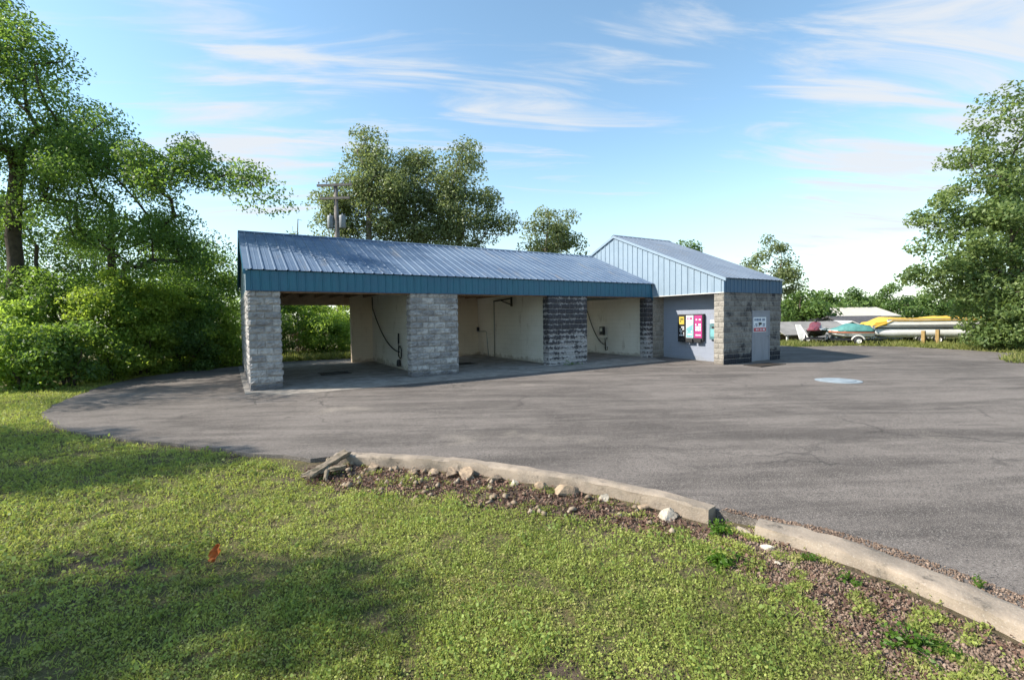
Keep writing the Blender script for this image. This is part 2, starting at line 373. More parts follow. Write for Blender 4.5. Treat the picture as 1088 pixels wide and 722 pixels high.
MAT = dict(
    asphalt=m_asphalt(), ground=m_ground(),
    slab=m_concrete('bay_concrete', (.33, .30, .27), (.20, .18, .16), (.06, .055, .05), .6),
    kerb=m_concrete('kerb_concrete', (.335, .27, .21), (.20, .165, .13), (.075, .064, .052), .85),
    block=m_block('grey_split_block', (.50, .47, .45), (.29, .275, .27), (.12, .115, .12), .46, .66, .65, .9, .55, (.7, .7, 2.4)),
    block_dark=m_flaking('stained_block'),
    block_old=m_block('stained_block', (.50, .48, .48), (.38, .36, .37), (.022, .020, .032), .40, .56, .93, .6, 1, (2.2, 2.2, 5.0)),
    block_office=m_block('weathered_block', (.265, .25, .23), (.165, .155, .145), (.025, .026, .034), .50, .64, .85, .97, 1.35, (1, 1, .8)),
    block_tan=m_block('tan_block', (.345, .315, .275), (.255, .235, .205), (.12, .10, .085), .58, .76, .5, .5, .8),
    core=m_concrete('mortar', (.34, .32, .30), (.26, .245, .23), (.12, .115, .11), .4),
    fascia=m_paint('teal_blue_metal', (.014, .115, .180), (.018, .098, .170), .42, .1),
    navy=m_paint('navy_metal', (.020, .080, .165), (.022, .070, .140), .42, .1),
    gable=m_paint('pale_blue_metal', (.245, .315, .385), (.22, .29, .36), .45, .05),
    roof=m_roof('galvanised_roof', (.120, .170, .245), (.080, .125, .200), .0, .62),
    roof2=m_roof('grey_blue_roof', (.17, .21, .27), (.135, .17, .225), .05, .62),
    cream=m_wall_paint('cream_painted_block', (.88, .85, .78), (.82, .79, .71), (.34, .29, .22)),
    tan=m_wall_paint('tan_painted_block', (.76, .64, .50), (.70, .58, .44), (.30, .19, .11), 'y'),
    greywall=m_wall_paint('grey_painted_wall', (.25, .275, .335), (.235, .26, .32), (.22, .23, .25)),
    door=m_paint('grey_door_paint', (.23, .24, .28), (.20, .21, .25), .5),
    wood=m_basic('old_timber', (.32, .21, .13), (.19, .125, .08), 6, .85, 0, .3, 40),
    soffit=m_basic('stained_plywood', (.46, .36, .27), (.32, .24, .18), 2, .9, 0, .2, 30),
    black=m_basic('black_rubber', (.018, .018, .02), (.03, .03, .03), 8, .6, 0, .1),
    dkmetal=m_basic('dark_metal', (.05, .05, .055), (.03, .03, .033), 8, .5, .4, .1),
    iron=m_basic('grate_iron', (.035, .033, .032), (.06, .045, .035), 12, .7, .5, .3),
    steel=m_basic('dull_steel', (.42, .43, .44), (.33, .34, .35), 5, .4, .7, .05),
    alu=m_basic('pontoon_aluminium', (.74, .74, .73), (.64, .64, .63), 2, .4, .1, .05),
    white=m_basic('white_gelcoat', (.80, .79, .76), (.72, .71, .68), 2, .35, 0, .03),
    offwhite=m_basic('offwhite_metal', (.66, .64, .60), (.56, .54, .50), 1.5, .5, 0, .05),
    carroof=m_basic('faded_carport_roof', (.29, .275, .26), (.21, .20, .19), 1.5, .7, 0, .05),
    yellow=m_basic('yellow_canvas', (.68, .42, .06), (.56, .34, .05), 2.5, .75, 0, .3, 8),
    teal=m_basic('teal_canvas', (.09, .26, .245), (.06, .19, .18), 2.5, .7, 0, .3, 7),
    red=m_basic('maroon_plastic', (.20, .055, .07), (.15, .04, .05), 4, .3, 0, .0),
    tanstripe=m_basic('tan_red_stripe', (.42, .16, .09), (.36, .13, .08), 4, .4, 0, 0),
    post=m_basic('yellowed_post', (.34, .23, .09), (.25, .165, .07), 10, .85, 0, .3, 40),
    pole=m_basic('weathered_pole', (.21, .185, .17), (.13, .115, .105), 5, .9, 0, .3, 40),
    trafo=m_basic('transformer_grey', (.22, .235, .25), (.18, .19, .20), 4, .5, .1, .05),
    bark=m_basic('bark', (.085, .066, .050), (.045, .036, .028), 6, .95, 0, .8, 25),
    palebark=m_basic('pale_bark', (.22, .19, .16), (.12, .10, .085), 5, .95, 0, .6, 25),
    rock=m_basic('limestone', (.36, .265, .18), (.17, .125, .09), 9, .95, 0, .9, 30),
    palerock=m_basic('pale_stone', (.48, .42, .34), (.32, .27, .21), 9, .9, 0, .5, 35),
    log=m_basic('mossy_weathered_wood', (.24, .19, .14), (.075, .065, .04), 9, .95, 0, 1.0, 22),
    orange=m_basic('orange_dry_leaf', (.44, .125, .025), (.30, .08, .02), 25, .7, 0, .2),
    sign_white=m_basic('sign_white', (.70, .73, .78), (.62, .65, .70), 5, .4, 0, 0),
    sign_blue=m_basic('sign_blue_print', (.08, .12, .22), (.08, .12, .22), 5, .5, 0, 0),
    sign_black=m_basic('sign_black_print', (.015, .015, .018), (.02, .02, .02), 5, .5, 0, 0),
    sign_red=m_basic('sign_red_print', (.48, .06, .085), (.42, .05, .07), 5, .5, 0, 0),
    pyellow=m_basic('yellow_print', (.50, .40, .07), (.44, .35, .06), 5, .4, 0, 0),
    pteal=m_basic('teal_print', (.18, .40, .42), (.14, .33, .36), 5, .4, 0, 0),
    pmagenta=m_basic('magenta_print', (.40, .05, .19), (.34, .04, .16), 5, .4, 0, 0),
    pteal_dark=m_basic('dark_teal_metal', (.13, .25, .27), (.09, .18, .20), 5, .4, .2, 0),
    wallwood=m_basic('tan_boards', (.36, .27, .17), (.26, .19, .12), 3, .85, 0, .3, 30),
    shingle=m_basic('dark_shingle', (.10, .095, .10), (.07, .065, .07), 3, .9, 0, .4, 30),
    dksiding=m_basic('grey_siding', (.14, .14, .15), (.10, .10, .11), 3, .8, 0, .2, 20),
    padcon=m_basic('pale_blue_concrete', (.27, .31, .345), (.20, .235, .26), 4, .85, 0, .3, 40),
    lf_left=m_leaf('leaf_shade_tree', (.058, .118, .034), (.175, .26, .065), (.33, .52, .07), .44),
    lf_bush=m_leaf('leaf_bush', (.090, .175, .036), (.27, .39, .085), (.50, .70, .09), .48),
    lf_sap=m_leaf('leaf_sapling', (0.125, 0.207, 0.036), (0.340, 0.430, 0.071), (0.530, 0.696, 0.083), .5),
    lf_cotton=m_leaf('leaf_cottonwood', (.100, .135, .052), (.26, .30, .135), (.34, .42, .13), .38),
    lf_right=m_leaf('leaf_right_tree', (.078, .130, .040), (.225, .285, .095), (.32, .44, .10), .38),
    lf_far=m_leaf('leaf_far', (0.068, 0.128, 0.033), (0.165, 0.247, 0.068), (0.255, 0.390, 0.075), .35),
    lf_dead=m_leaf('leaf_dry', (.15, .10, .06), (.28, .20, .13), (.3, .2, .1), .3),
    grass=m_leaf('lawn_leaf', (.150, .205, .040), (.46, .50, .135), (.54, .60, .12), .42, .6, (.46, .36, .19)),
    tallgrass=m_leaf('tall_lawn_grass', (.115, .185, .040), (.33, .41, .10), (.44, .54, .10), .42, .6),
    verge=m_leaf('verge_grass', (.10, .13, .03), (.26, .27, .08), (.32, .36, .07), .42, .6, (.36, .28, .14)),
    litter=m_leaf('dead_leaf_litter', (.085, .045, .035), (.30, .185, .135), (.28, .15, .08), .15, .8),
    rubble=m_block('rubble', (.40, .33, .25), (.22, .16, .11), (.10, .075, .055), .5, .7, .5),
    pebble=m_block('gravel', (.34, .25, .19), (.13, .085, .062), (.09, .06, .045), .5, .7, .5),
    weed=m_leaf('weed_leaf', (.05, .115, .012), (.11, .20, .025), (.2, .36, .03), .4, .5),
)

# ------------------------------------------------------------------ ground, lot, slab
def poly_sheet(name, pts, zf, mat, skirt=.0, cut=1.0, kind='structure'):
    bm = bmesh.new()
    vs = [bm.verts.new((x, y, 0)) for x, y in pts]
    f = bm.faces.new(vs); bmesh.ops.triangulate(bm, faces=[f])
    xs = [p[0] for p in pts]; ys = [p[1] for p in pts]
    x = math.floor(min(xs)) + cut
    while x < max(xs):
        bmesh.ops.bisect_plane(bm, geom=bm.verts[:] + bm.edges[:] + bm.faces[:], plane_co=(x, 0, 0), plane_no=(1, 0, 0)); x += cut
    y = math.floor(min(ys)) + cut
    while y < max(ys):
        bmesh.ops.bisect_plane(bm, geom=bm.verts[:] + bm.edges[:] + bm.faces[:], plane_co=(0, y, 0), plane_no=(0, 1, 0)); y += cut
    for v in bm.verts: v.co.z = zf(v.co.x, v.co.y)
    if skirt:
        be = [e for e in bm.edges if e.is_boundary]
        r = bmesh.ops.extrude_edge_only(bm, edges=be)
        for v in r['geom']:
            if isinstance(v, bmesh.types.BMVert): v.co.z -= skirt
    bmesh.ops.recalc_face_normals(bm, faces=bm.faces[:])
    me = bpy.data.meshes.new(name); bm.to_mesh(me); bm.free()
    o = link_mesh(name, me, mat, None); tag(o, kind=kind); return o

def vnoise(x, y, s, seed=0):                         # smooth value noise in numpy
    x = np.asarray(x) / s; y = np.asarray(y) / s
    xi = np.floor(x).astype(int); yi = np.floor(y).astype(int); fx = x - xi; fy = y - yi
    fx = fx * fx * (3 - 2 * fx); fy = fy * fy * (3 - 2 * fy)
    def h(a, b):
        n = (a * 374761393 + b * 668265263 + seed * 1442695041) & 0x7fffffff
        n = ((n ^ (n >> 13)) * 1274126177) & 0x7fffffff
        return ((n ^ (n >> 16)) & 0xffff) / 65535.
    return (h(xi, yi) * (1 - fx) + h(xi + 1, yi) * fx) * (1 - fy) + (h(xi, yi + 1) * (1 - fx) + h(xi + 1, yi + 1) * fx) * fy
def tz(x, y):                                        # turf: just below the paving, softly uneven
    dr = np.clip((-6.9 - y) / 1.3, 0, 1) * np.clip((9 - x) / 3, 0, 1)
    dr = dr * (1 - .7 * np.clip((x - 1.8) / 1.2, 0, 1) * np.clip((-11.2 - y) / 1.0, 0, 1))
    return gz(x, y) - .055 - .056 * dr * dr * (3 - 2 * dr) + .022 * (vnoise(x, y, .9, 3) - .5) + .012 * (vnoise(x, y, .35, 4) - .5)

ax = np.unique(np.concatenate([np.linspace(-400, -40, 19), np.linspace(-40, -12, 20), np.linspace(-12, 8, 101), np.linspace(8, 60, 40), np.linspace(60, 500, 23)]))
ay = np.unique(np.concatenate([np.linspace(-300, -40, 14), np.linspace(-40, -18, 12), np.linspace(-18, 12, 150), np.linspace(12, 60, 30), np.linspace(60, 500, 23)]))
GX, GY = np.meshgrid(ax, ay, indexing='ij'); GZ = tz(GX, GY)
me = bpy.data.meshes.new('ground'); nx, ny = GX.shape
me.from_pydata(np.stack([GX, GY, GZ], -1).reshape(-1, 3).tolist(), [], [(i * ny + j, (i + 1) * ny + j, (i + 1) * ny + j + 1, i * ny + j + 1) for i in range(nx - 1) for j in range(ny - 1)])
me.polygons.foreach_set('use_smooth', [True] * len(me.polygons))
GV = np.stack([GX.reshape(-1), GY.reshape(-1)], 1)
def seg_d(p, path):
    d = np.full(len(p), 1e9)
    for a_, b_ in zip(path, path[1:]):
        a_ = np.array(a_); b_ = np.array(b_); t_ = np.clip(((p - a_) @ (b_ - a_)) / ((b_ - a_) @ (b_ - a_)), 0, 1); d = np.minimum(d, np.linalg.norm(p - a_ - t_[:, None] * (b_ - a_), axis=1))
    return d
KL = [(.6, -7.9), (1.2, -8.4), (2.1, -9.5), (2.9, -10.9), (3.4, -11.9), (3.5, -12.7), (3.45, -13.6), (3.3, -15)]
ba = me.attributes.new('bed', 'FLOAT', 'POINT'); ba.data.foreach_set('value', np.clip((.75 - seg_d(GV, KL)) / .35, 0, 1).astype(np.float32))
tag(link_mesh('ground', me, MAT['ground'], None), kind='structure')

K1 = [(1.01, -7.45), (1.70, -8.01), (2.43, -8.74), (3.07, -9.72), (3.54, -10.47), (3.81, -11.11), (3.93, -11.65)]
K2 = [(4.07, -12.06), (4.25, -12.51), (4.32, -13.03), (4.30, -13.48), (4.24, -13.89), (4.1, -14.5), (3.9, -15.2), (3.6, -16.2)]
LOT = K1 + K2 + [(2.5, -20), (2, -30), (60, -30), (60, -14), (27.5, -10.8), (24.8, -9.9), (24.3, -9.2), (25.5, -8.6), (29.3, -8.3), (29.9, -6.4), (30.1, -3.7), (28.9, -1.9), (26, -.5), (26.5, 6), (24, 10.2), (10, 9.4), (4.5, 9.15), (1.66, 9.7), (-.1, 8.75), (-1.9, 8.0), (-3.2, 6.6), (-3.9, 4.3), (-4.11, 2.32), (-4.2, .7), (-4.03, -.72), (-3.43, -2.34), (-2.63, -3.62), (-1.9, -4.6), (-1.11, -5.47), (-.2, -6.6), (.49, -7.34)]
def jag(pts, step=.35, amp=.07):                     # an uneven broken edge
    out = []; r = random.Random(3)
    for a, b in zip(pts, pts[1:]):
        L = math.dist(a, b); n = max(1, int(min(L, 30) / step)) if L < 12 else 1
        for i in range(n):
            t = i / n; k = amp if i else amp * .3
            out.append((a[0] + (b[0] - a[0]) * t + r.uniform(-k, k), a[1] + (b[1] - a[1]) * t + r.uniform(-k, k)))
    return out + [pts[-1]]
n_k = len(K1) + len(K2)
poly_sheet('parking_lot', K1 + K2 + jag(LOT[n_k - 1:])[1:], lambda x, y: float(gz(x, y)), MAT['asphalt'], .25)
slab_z = lambda x, y: float(.008 * x + (.005 * y if y > 0 else .018 * y) + .025)
poly_sheet('bay_floor_slab', [(-.15, -.42), (15.3, -.42), (15.3, 8.2), (-.15, 8.2)], slab_z, MAT['slab'], .06)
# the sloping concrete apron at the mouth of the bays
poly_sheet('bay_apron', [(.75, -1.15), (4.6, -1.15), (10.2, -1.25), (14.9, -1.3), (15.2, -.424), (.2, -.424)], lambda x, y: float(gz(x, y)) + .004 + max(0, (y + 1.2) / .78) * .019, MAT['kerb'] if False else m_concrete('apron_concrete', (.33, .29, .25), (.22, .195, .17), (.10, .09, .08), .5), .03)

# ------------------------------------------------------------------ car wash building
L_, H_, T_ = 15.2, 2.80, .527
RD, ZR = 3.974, 5.0
def fz(x): return float(.008 * x) - .02
cw = thing('car_wash_building', 'long open car wash with three bays, grey block pillars, teal fascia and metal roof', 'car wash', (0, 0, 0))
rr = random.Random(5)
# left wall, full depth
m = MB(); m.box(.02, .20, .30, 7.92, fz(0), H_ + .05); m.build('wall', MAT['offwhite'], cw)
m = MB(); m.blocks((.018, 7.92, 0), (0, -1, 0), 7.60, (-1, 0, 0), fz(0), 14, rnd=rr, rough=.008); m.build('block_facing', MAT['block'], cw)
def pillar(x0, x1, d, mat, rough=.022, left=True, right=True):
    m = MB(); z = fz((x0 + x1) / 2)
    m.box(x0 + .014, x1 - .014, .014, d, z - .05, H_ + .04)
    core = m.build('pillar', MAT['core'], cw)
    f = MB(); n = 14
    f.blocks((x0, .012, 0), (1, 0, 0), x1 - x0, (0, -1, 0), z, n, rnd=rr, rough=rough)
    if left: f.blocks((x0 + .012, d, 0), (0, -1, 0), d, (-1, 0, 0), z, n, rnd=rr, rough=rough, off=1)
    if right: f.blocks((x1 - .012, 0, 0), (0, 1, 0), d, (1, 0, 0), z, n, rnd=rr, rough=rough, off=1)
    f.build('block_facing', mat, core)
pillar(0, .80, .30, MAT['block'], .03)
pillar(4.573, 6.222, .40, MAT['block'], .035)
pillar(9.979, 11.835, .40, MAT['block_dark'], .012)
pillar(15.15, 15.52, .40, MAT['block_dark'], .012, right=False)
# cream partition walls and tan wing walls at the back of the bays
for x in (5.08, 10.35):
    m = MB(); m.box(x, x + .2, .402, 6.70, fz(x), H_ + .25); m.build('partition_wall', MAT['cream'], cw)
    m = MB(); m.box(x - (.92 if x < 6 else 1.35), x + .198, 6.702, 6.90, fz(x), H_ + .25); m.build('wing_wall', MAT['tan'], cw)
m = MB(); m.box(15.55, 15.60, .402, 7.9, fz(15), H_ + .45); m.build('partition_wall', MAT['cream'], cw)
# back lintel, ceiling, joists
m = MB(); m.box(.2, 15.5, 7.55, 7.75, 2.62, 3.20); m.build('back_header', MAT['soffit'], cw)
m = MB(); m.box(.05, 15.5, .12, 7.9, 3.20, 3.24); m.build('ceiling', MAT['soffit'], cw)
for i in range(25):
    x = .35 + i * .62
    m = MB(); m.box(x, x + .045, .13, 7.54, 2.94, 3.09); m.build('joist', MAT['wood'], cw)
for xa, xb in ((.81, 4.56), (6.24, 9.97), (11.85, 15.14)):
    m = MB(); m.box(xa, xb, .10, .16, 2.72, 2.90); m.build('front_beam', MAT['wood'], cw)
# fascia
m = MB(); m.ribs((-.03, -.045, H_ - .02), (1, 0, 0), L_ + .20, (0, 0, 1), T_ + .01, (0, -1, 0), .23, .018, .045); m.box(-.03, L_ + .17, -.04, -.02, H_ - .02, H_ + T_ - .01)
m.build('fascia', MAT['fascia'], cw)
m = MB(); m.box(-.035, L_ + .18, -.075, -.022, H_ - .045, H_ - .0215); m.build('fascia_trim', MAT['navy'], cw)
m = MB(); m.prism([(L_ + .172, -.05, H_ - .02), (L_ + .172, -.05, H_ + T_ - .01), (L_ + .30, -.05, H_ - .16)], (0, .10, 0)); m.build('fascia_end', MAT['fascia'], cw)
# roof sheets
sl = (ZR - (H_ + T_)) / RD
y0r = -.11
z0r = H_ + T_ + .012
run = Vector((0, RD - y0r, ZR - z0r)); L1 = run.length
nrm = Vector((0, -run.z, run.y)).normalized()
m = MB(); m.ribs((-.07, y0r, z0r), (1, 0, 0), 15.62, run, L1, nrm, .30, .024, .06)
m.ribs((15.55, 2 * RD - y0r, z0r), (-1, 0, 0), 15.62, (0, -run.y, run.z), L1, Vector((0, run.z, run.y)), .30, .024, .06)
rf = m.build('roof', MAT['roof'], cw)
sm = rf.modifiers.new('thickness', 'SOLIDIFY'); sm.thickness = .012; sm.offset = -1
m = MB(); m.prism([(-.08, RD - .16, ZR - .045), (-.08, RD, ZR + .035), (-.08, RD + .16, ZR - .045), (-.08, RD, ZR + .012)], (15.62, 0, 0)); m.build('ridge_cap', MAT['roof'], rf)
# left gable sheet and rake trim
m = MB(); m.prism([(.03, 0, H_), (.03, 2 * RD, H_), (.03, 2 * RD, H_ + T_ - .03), (.03, RD, ZR - .05), (.03, 0, H_ + T_ - .03)], (.03, 0, 0)); m.build('gable_end', MAT['gable'], cw)
m = MB()
for s_ in (0, 1):
    yy = lambda y: 2 * RD - y if s_ else y
    m.prism([(-.085, yy(y0r), z0r - .14), (-.085, yy(y0r), z0r - .004), (-.085, RD, ZR - .004), (-.085, RD, ZR - .14)], (.06, 0, 0))
m.build('rake_trim', MAT['fascia'], cw)

# ------------------------------------------------------------------ block office with the gable
XL, XR, YF, APY, APZ = 15.537, 19.24, -3.481, 2.396, 5.805
YB = 2 * APY - YF
of = thing('wash_office_building', 'taller block office with pale blue ribbed gable, navy fascia and grey side door', 'building', (XL, 0, 0))
Z0 = .06
m = MB(); m.box(16.2, 16.4, YF + .42, -.002, Z0, H_ + .3); m.build('recessed_wall', MAT['greywall'], of)
m = MB(); m.box(15.53, 16.42, .012, .40, Z0, H_ + .02); side = m.build('side_pier', MAT['core'], of)
m = MB(); m.blocks((15.53, .010, 0), (1, 0, 0), .89, (0, -1, 0), Z0, 14, rnd=rr, rough=.008); m.build('block_facing', MAT['block_tan'], side)
m = MB(); m.box(XL + .014, XR - .014, YF + .014, YF + .40, Z0, H_ + .03); front = m.build('front_wall', MAT['core'], of)
m = MB()
m.blocks((XL, YF + .012, 0), (1, 0, 0), 17.29 - XL, (0, -1, 0), Z0, 14, rnd=rr, rough=.010)
m.blocks((18.46, YF + .012, 0), (1, 0, 0), XR - 18.46, (0, -1, 0), Z0, 14, rnd=rr, rough=.010, off=1)
for c in range(10, 14): pass
m.blocks((17.29, YF + .012, 0), (1, 0, 0), 1.17, (0, -1, 0), Z0 + 2.0, 4, rnd=rr, rough=.010)
m.build('block_facing', MAT['block_office'], front)
m = MB(); m.blocks((XL + .012, YF + .42, 0), (0, -1, 0), .42, (-1, 0, 0), Z0, 14, rnd=rr, rough=.010); m.build('corner_facing', MAT['block_tan'], front)
m = MB(); m.box(XR - .2, XR - .016, YF + .40, YB, Z0, H_ + .03); rw = m.build('right_wall', MAT['core'], of)
m = MB(); m.blocks((XR - .014, YF, 0), (0, 1, 0), YB - YF, (1, 0, 0), Z0, 14, rnd=rr, rough=.010); m.build('block_facing', MAT['block_office'], rw)
m = MB(); m.box(15.62, XR - .2, YB - .2, YB, Z0, H_ + .03); m.build('back_wall', MAT['core'], of)
m = MB(); m.box(XL + .05, XR - .02, YF + .05, YB, H_ + .032, H_ + .06); m.build('soffit', MAT['door'], of)
# door
m = MB(); m.box(17.335, 18.415, YF - .012, YF + .010, .10, 2.05); dr = add_bevel(m.build('door', MAT['door'], of), .004)
m = MB(); m.box(17.28, 17.333, YF - .022, YF + .01, .09, 2.10); m.box(18.417, 18.47, YF - .022, YF + .01, .09, 2.10); m.box(17.333, 18.417, YF - .022, YF + .01, 2.052, 2.10); m.build('door_frame', MAT['door'], dr)
m = MB(); m.tube([(18.33, YF - .012, 1.06), (18.33, YF - .06, 1.06)], .012); m.lathe((18.33, YF - .075, 1.035), [(.0, 0), (.028, .008), (.03, .03), (.018, .05), (0, .052)], 12); m.build('handle', MAT['steel'], dr, True)
# gable sheet (ribs) with sloping top
gb = MB(); xg = XL - .02
gy_ = YB; Lg = YB - YF
prof = []; yy = YF - .02
step = .305
def roofline(y): return (H_ + T_) + (APZ - (H_ + T_)) * (1 - abs(y - APY) / (APY - YF)) - .05
ys = []
y = YF - .03
while y < YB:
    for d_, h in ((0, 0), (.115, 0), (.13, .026), (.16, .026), (.175, 0)): ys.append((min(y + d_, YB), h))
    y += step
ys.append((YB, 0))
vs = []
for y, h in ys:
    vs.append((xg - h, y, H_)); vs.append((xg - h, y, max(roofline(y), H_ + .02)))
gb.add(vs, [(2 * i, 2 * i + 1, 2 * i + 3, 2 * i + 2) for i in range(len(ys) - 1)])
gb.prism([(xg + .004, YF, H_ + .005), (xg + .004, YB, H_ + .005), (xg + .004, YB, H_ + T_ - .1), (xg + .004, APY, APZ - .12), (xg + .004, YF, H_ + T_ - .1)], (.03, 0, 0))
gb.build('gable_end', MAT['gable'], of)
m = MB(); m.box(xg - .035, xg + .03, YF - .03, YB, H_ - .03, H_ - .003); m.build('gable_trim', MAT['offwhite'], of)
# fascia on the front eave
m = MB(); m.ribs((XL - .04, YF - .045, H_ - .01), (1, 0, 0), XR - XL + .08, (0, 0, 1), T_, (0, -1, 0), .23, .018, .045); m.box(XL - .04, XR + .04, YF - .04, YF - .02, H_ - .01, H_ + T_ - .012); m.build('fascia', MAT['navy'], of)
m = MB(); m.box(XR - .012, XR + .03, YF + .02, YB, H_ - .01, H_ + T_ - .05); m.build('side_fascia', MAT['navy'], of)
# roof
y0 = YF - .13; z0 = H_ + T_ + .0; run2 = Vector((0, APY - y0, APZ - z0)); nr2 = Vector((0, -run2.z, run2.y)).normalized()
m = MB(); m.ribs((XL - .08, y0, z0 + .0), (1, 0, 0), XR - XL + .16, run2, run2.length, nr2, .30, .016, .05)
m.ribs((XR + .08, 2 * APY - y0, z0), (-1, 0, 0), XR - XL + .16, (0, -run2.y, run2.z), run2.length, Vector((0, run2.z, run2.y)), .30, .03, .05)
rf2 = m.build('roof', MAT['roof2'], of); sm = rf2.modifiers.new('thickness', 'SOLIDIFY'); sm.thickness = .012; sm.offset = -1
m = MB(); m.prism([(XL - .09, APY - .16, APZ - .05), (XL - .09, APY, APZ + .035), (XL - .09, APY + .16, APZ - .05), (XL - .09, APY, APZ + .012)], (XR - XL + .18, 0, 0)); m.build('ridge_cap', MAT['roof2'], rf2)
m = MB()
for s_ in (0, 1):
    q = lambda y: 2 * APY - y if s_ else y
    m.prism([(XL - .095, q(y0), z0 - .12), (XL - .095, q(y0), z0 - .004), (XL - .095, APY, APZ - .004), (XL - .095, APY, APZ - .12)], (.055, 0, 0))
m.build('rake_trim', MAT['gable'], of)
m = MB(); m.prism([(XR + .0, YF, H_ + T_ - .05), (XR, YB, H_ + T_ - .05), (XR, APY, APZ - .06)], (.025, 0, 0)); m.build('right_gable', MAT['navy'], of)

# ------------------------------------------------------------------ things on the office walls
XW = 16.198
vp = thing('vending_unit', 'wall mounted vending unit of three bright columns on grey wall', 'vending machine', (XW - .1, -1.53, .9))
m = MB(); m.box(XW - .13, XW - .001, -2.17, -.90, .90, 2.0); add_bevel(m.build('cabinet', MAT['dkmetal'], vp), .01)
cols = [(-1.29, -.94, 'yellow'), (-1.70, -1.34, 'teal'), (-2.12, -1.75, 'magenta')]
rv = random.Random(11)
def strokes(mb, x, ya, yb, za, zb, rows, fill=.7, r=rv, gap=.35, th=.004):
    """rows of small irregular marks, like print too fine to read"""
    h = (zb - za) / rows
    for i in range(rows):
        y = ya
        while y < yb:
            w = r.uniform(.25, .9) * h * 1.2; y2 = min(y + w, yb)
            if r.random() < fill and y2 - y > .01: mb.box(x - th, x, y, y2, za + i * h + h * gap / 2, za + (i + 1) * h - h * gap / 2)
            y = y2 + h * .22
for ya, yb, c in cols:
    m = MB(); m.box(XW - .150, XW - .1315, ya, yb, 1.02, 1.95)
    pn = m.build('column_panel', MAT[{'yellow': 'sign_black', 'teal': 'sign_white', 'magenta': 'pmagenta'}[c]], vp)
    pn['label'] = {'yellow': 'black and yellow front column', 'teal': 'white and teal front column', 'magenta': 'magenta front column'}[c]
    xf = XW - .1505
    if c == 'yellow':
        m = MB(); m.box(xf - .004, xf, ya + .05, yb - .05, 1.58, 1.90); m.build('yellow_print', MAT['pyellow'], pn)
        m = MB(); strokes(m, xf, ya + .05, yb - .05, 1.08, 1.50, 5, .75); m.build('white_print', MAT['sign_white'], pn)
        m = MB(); strokes(m, xf - .0045, ya + .09, yb - .09, 1.66, 1.84, 2, .5); m.build('dark_print', MAT['sign_black'], pn)
    elif c == 'teal':
        m = MB(); m.prism([(xf - .004, ya + .02, 1.04), (xf - .004, yb - .02, 1.04), (xf - .004, yb - .02, 1.42), (xf - .004, ya + .02, 1.58)], (.004, 0, 0)); m.build('teal_print', MAT['pteal'], pn)
        m = MB(); strokes(m, xf, ya + .05, yb - .05, 1.76, 1.88, 1, .9, th=.005); m.build('magenta_print', MAT['pmagenta'], pn)
        m = MB(); strokes(m, xf - .0045, ya + .06, yb - .06, 1.10, 1.34, 2, .7); m.build('white_print', MAT['sign_white'], pn)
    else:
        m = MB(); strokes(m, xf, ya + .05, yb - .06, 1.30, 1.62, 3, .85, gap=.2); strokes(m, xf, ya + .05, yb - .06, 1.72, 1.82, 1, .8); strokes(m, xf, ya + .06, yb - .06, 1.10, 1.18, 1, .7); m.build('white_print', MAT['sign_white'], pn)
for ya, yb, c in cols:
    m = MB(); m.box(XW - .20, XW - .1315, ya + .02, yb - .02, .84, .975); add_bevel(m.build('vend_tray', MAT['black'], vp), .01)
bc = thing('change_machine', 'small teal grey change machine with white cap on grey wall', 'change machine', (XW - .1, -2.66, .98))
m = MB(); m.box(XW - .11, XW - .001, -2.90, -2.44, .98, 1.60); bx = add_bevel(m.build('cabinet', MAT['pteal_dark'], bc), .012)
m = MB(); m.box(XW - .125, XW - .1115, -2.84, -2.50, 1.08, 1.40); m.build('face_plate', MAT['pteal'], bc)
m = MB(); m.box(XW - .13, XW - .1115, -2.70, -2.56, 1.42, 1.50); m.build('bill_slot', MAT['black'], bc)
m = MB(); m.box(XW - .06, XW - .001, -2.68, -2.44, 1.63, 1.75); m.build('header_sign', MAT['sign_white'], bc)
m = MB(); m.box(XW - .06, XW - .001, -2.86, -2.74, 1.63, 1.75); m.build('side_notice', MAT['sign_white'], bc)

sg = thing('door_sign', 'white notice sign with camera symbol and red band on grey door', 'sign', (17.78, YF - .02, 1.24))
ysn = YF - .0125
m = MB(); m.box(17.36, 18.21, ysn - .006, ysn, 1.25, 1.84); m.build('board', MAT['sign_white'], sg)
def dash(mb, xa, xb, za, zb, rows, fill, r=rv):
    h = (zb - za) / rows
    for i in range(rows):
        x = xa
        while x < xb:
            x2 = min(xb, x + r.uniform(.3, .8) * h)
            if r.random() < fill: mb.box(x, x2, ysn - .010, ysn - .0065, za + i * h + h * .12, za + (i + 1) * h - h * .12)
            x = x2 + h * .2
m = MB(); dash(m, 17.42, 18.15, 1.68, 1.80, 1, .95); dash(m, 17.42, 17.62, 1.46, 1.60, 2, .8); dash(m, 17.98, 18.16, 1.46, 1.60, 2, .8); m.build('blue_print', MAT['sign_blue'], sg)
m = MB(); m.box(17.70, 17.86, ysn - .010, ysn - .0065, 1.53, 1.63); m.box(17.862, 17.92, ysn - .010, ysn - .0065, 1.55, 1.61); m.prism([(17.75, ysn - .010, 1.53), (17.80, ysn - .010, 1.53), (17.72, ysn - .010, 1.47), (17.68, ysn - .010, 1.47)], (0, .0035, 0)); m.build('camera_symbol', MAT['sign_black'], sg)
m = MB(); m.box(17.38, 18.19, ysn - .010, ysn - .0065, 1.27, 1.42); band = m.build('red_band', MAT['sign_red'], sg)
m = MB(); ysn -= .0045; dash(m, 17.44, 18.12, 1.30, 1.39, 1, .9); ysn += .0045; m.build('white_print', MAT['sign_white'], band)

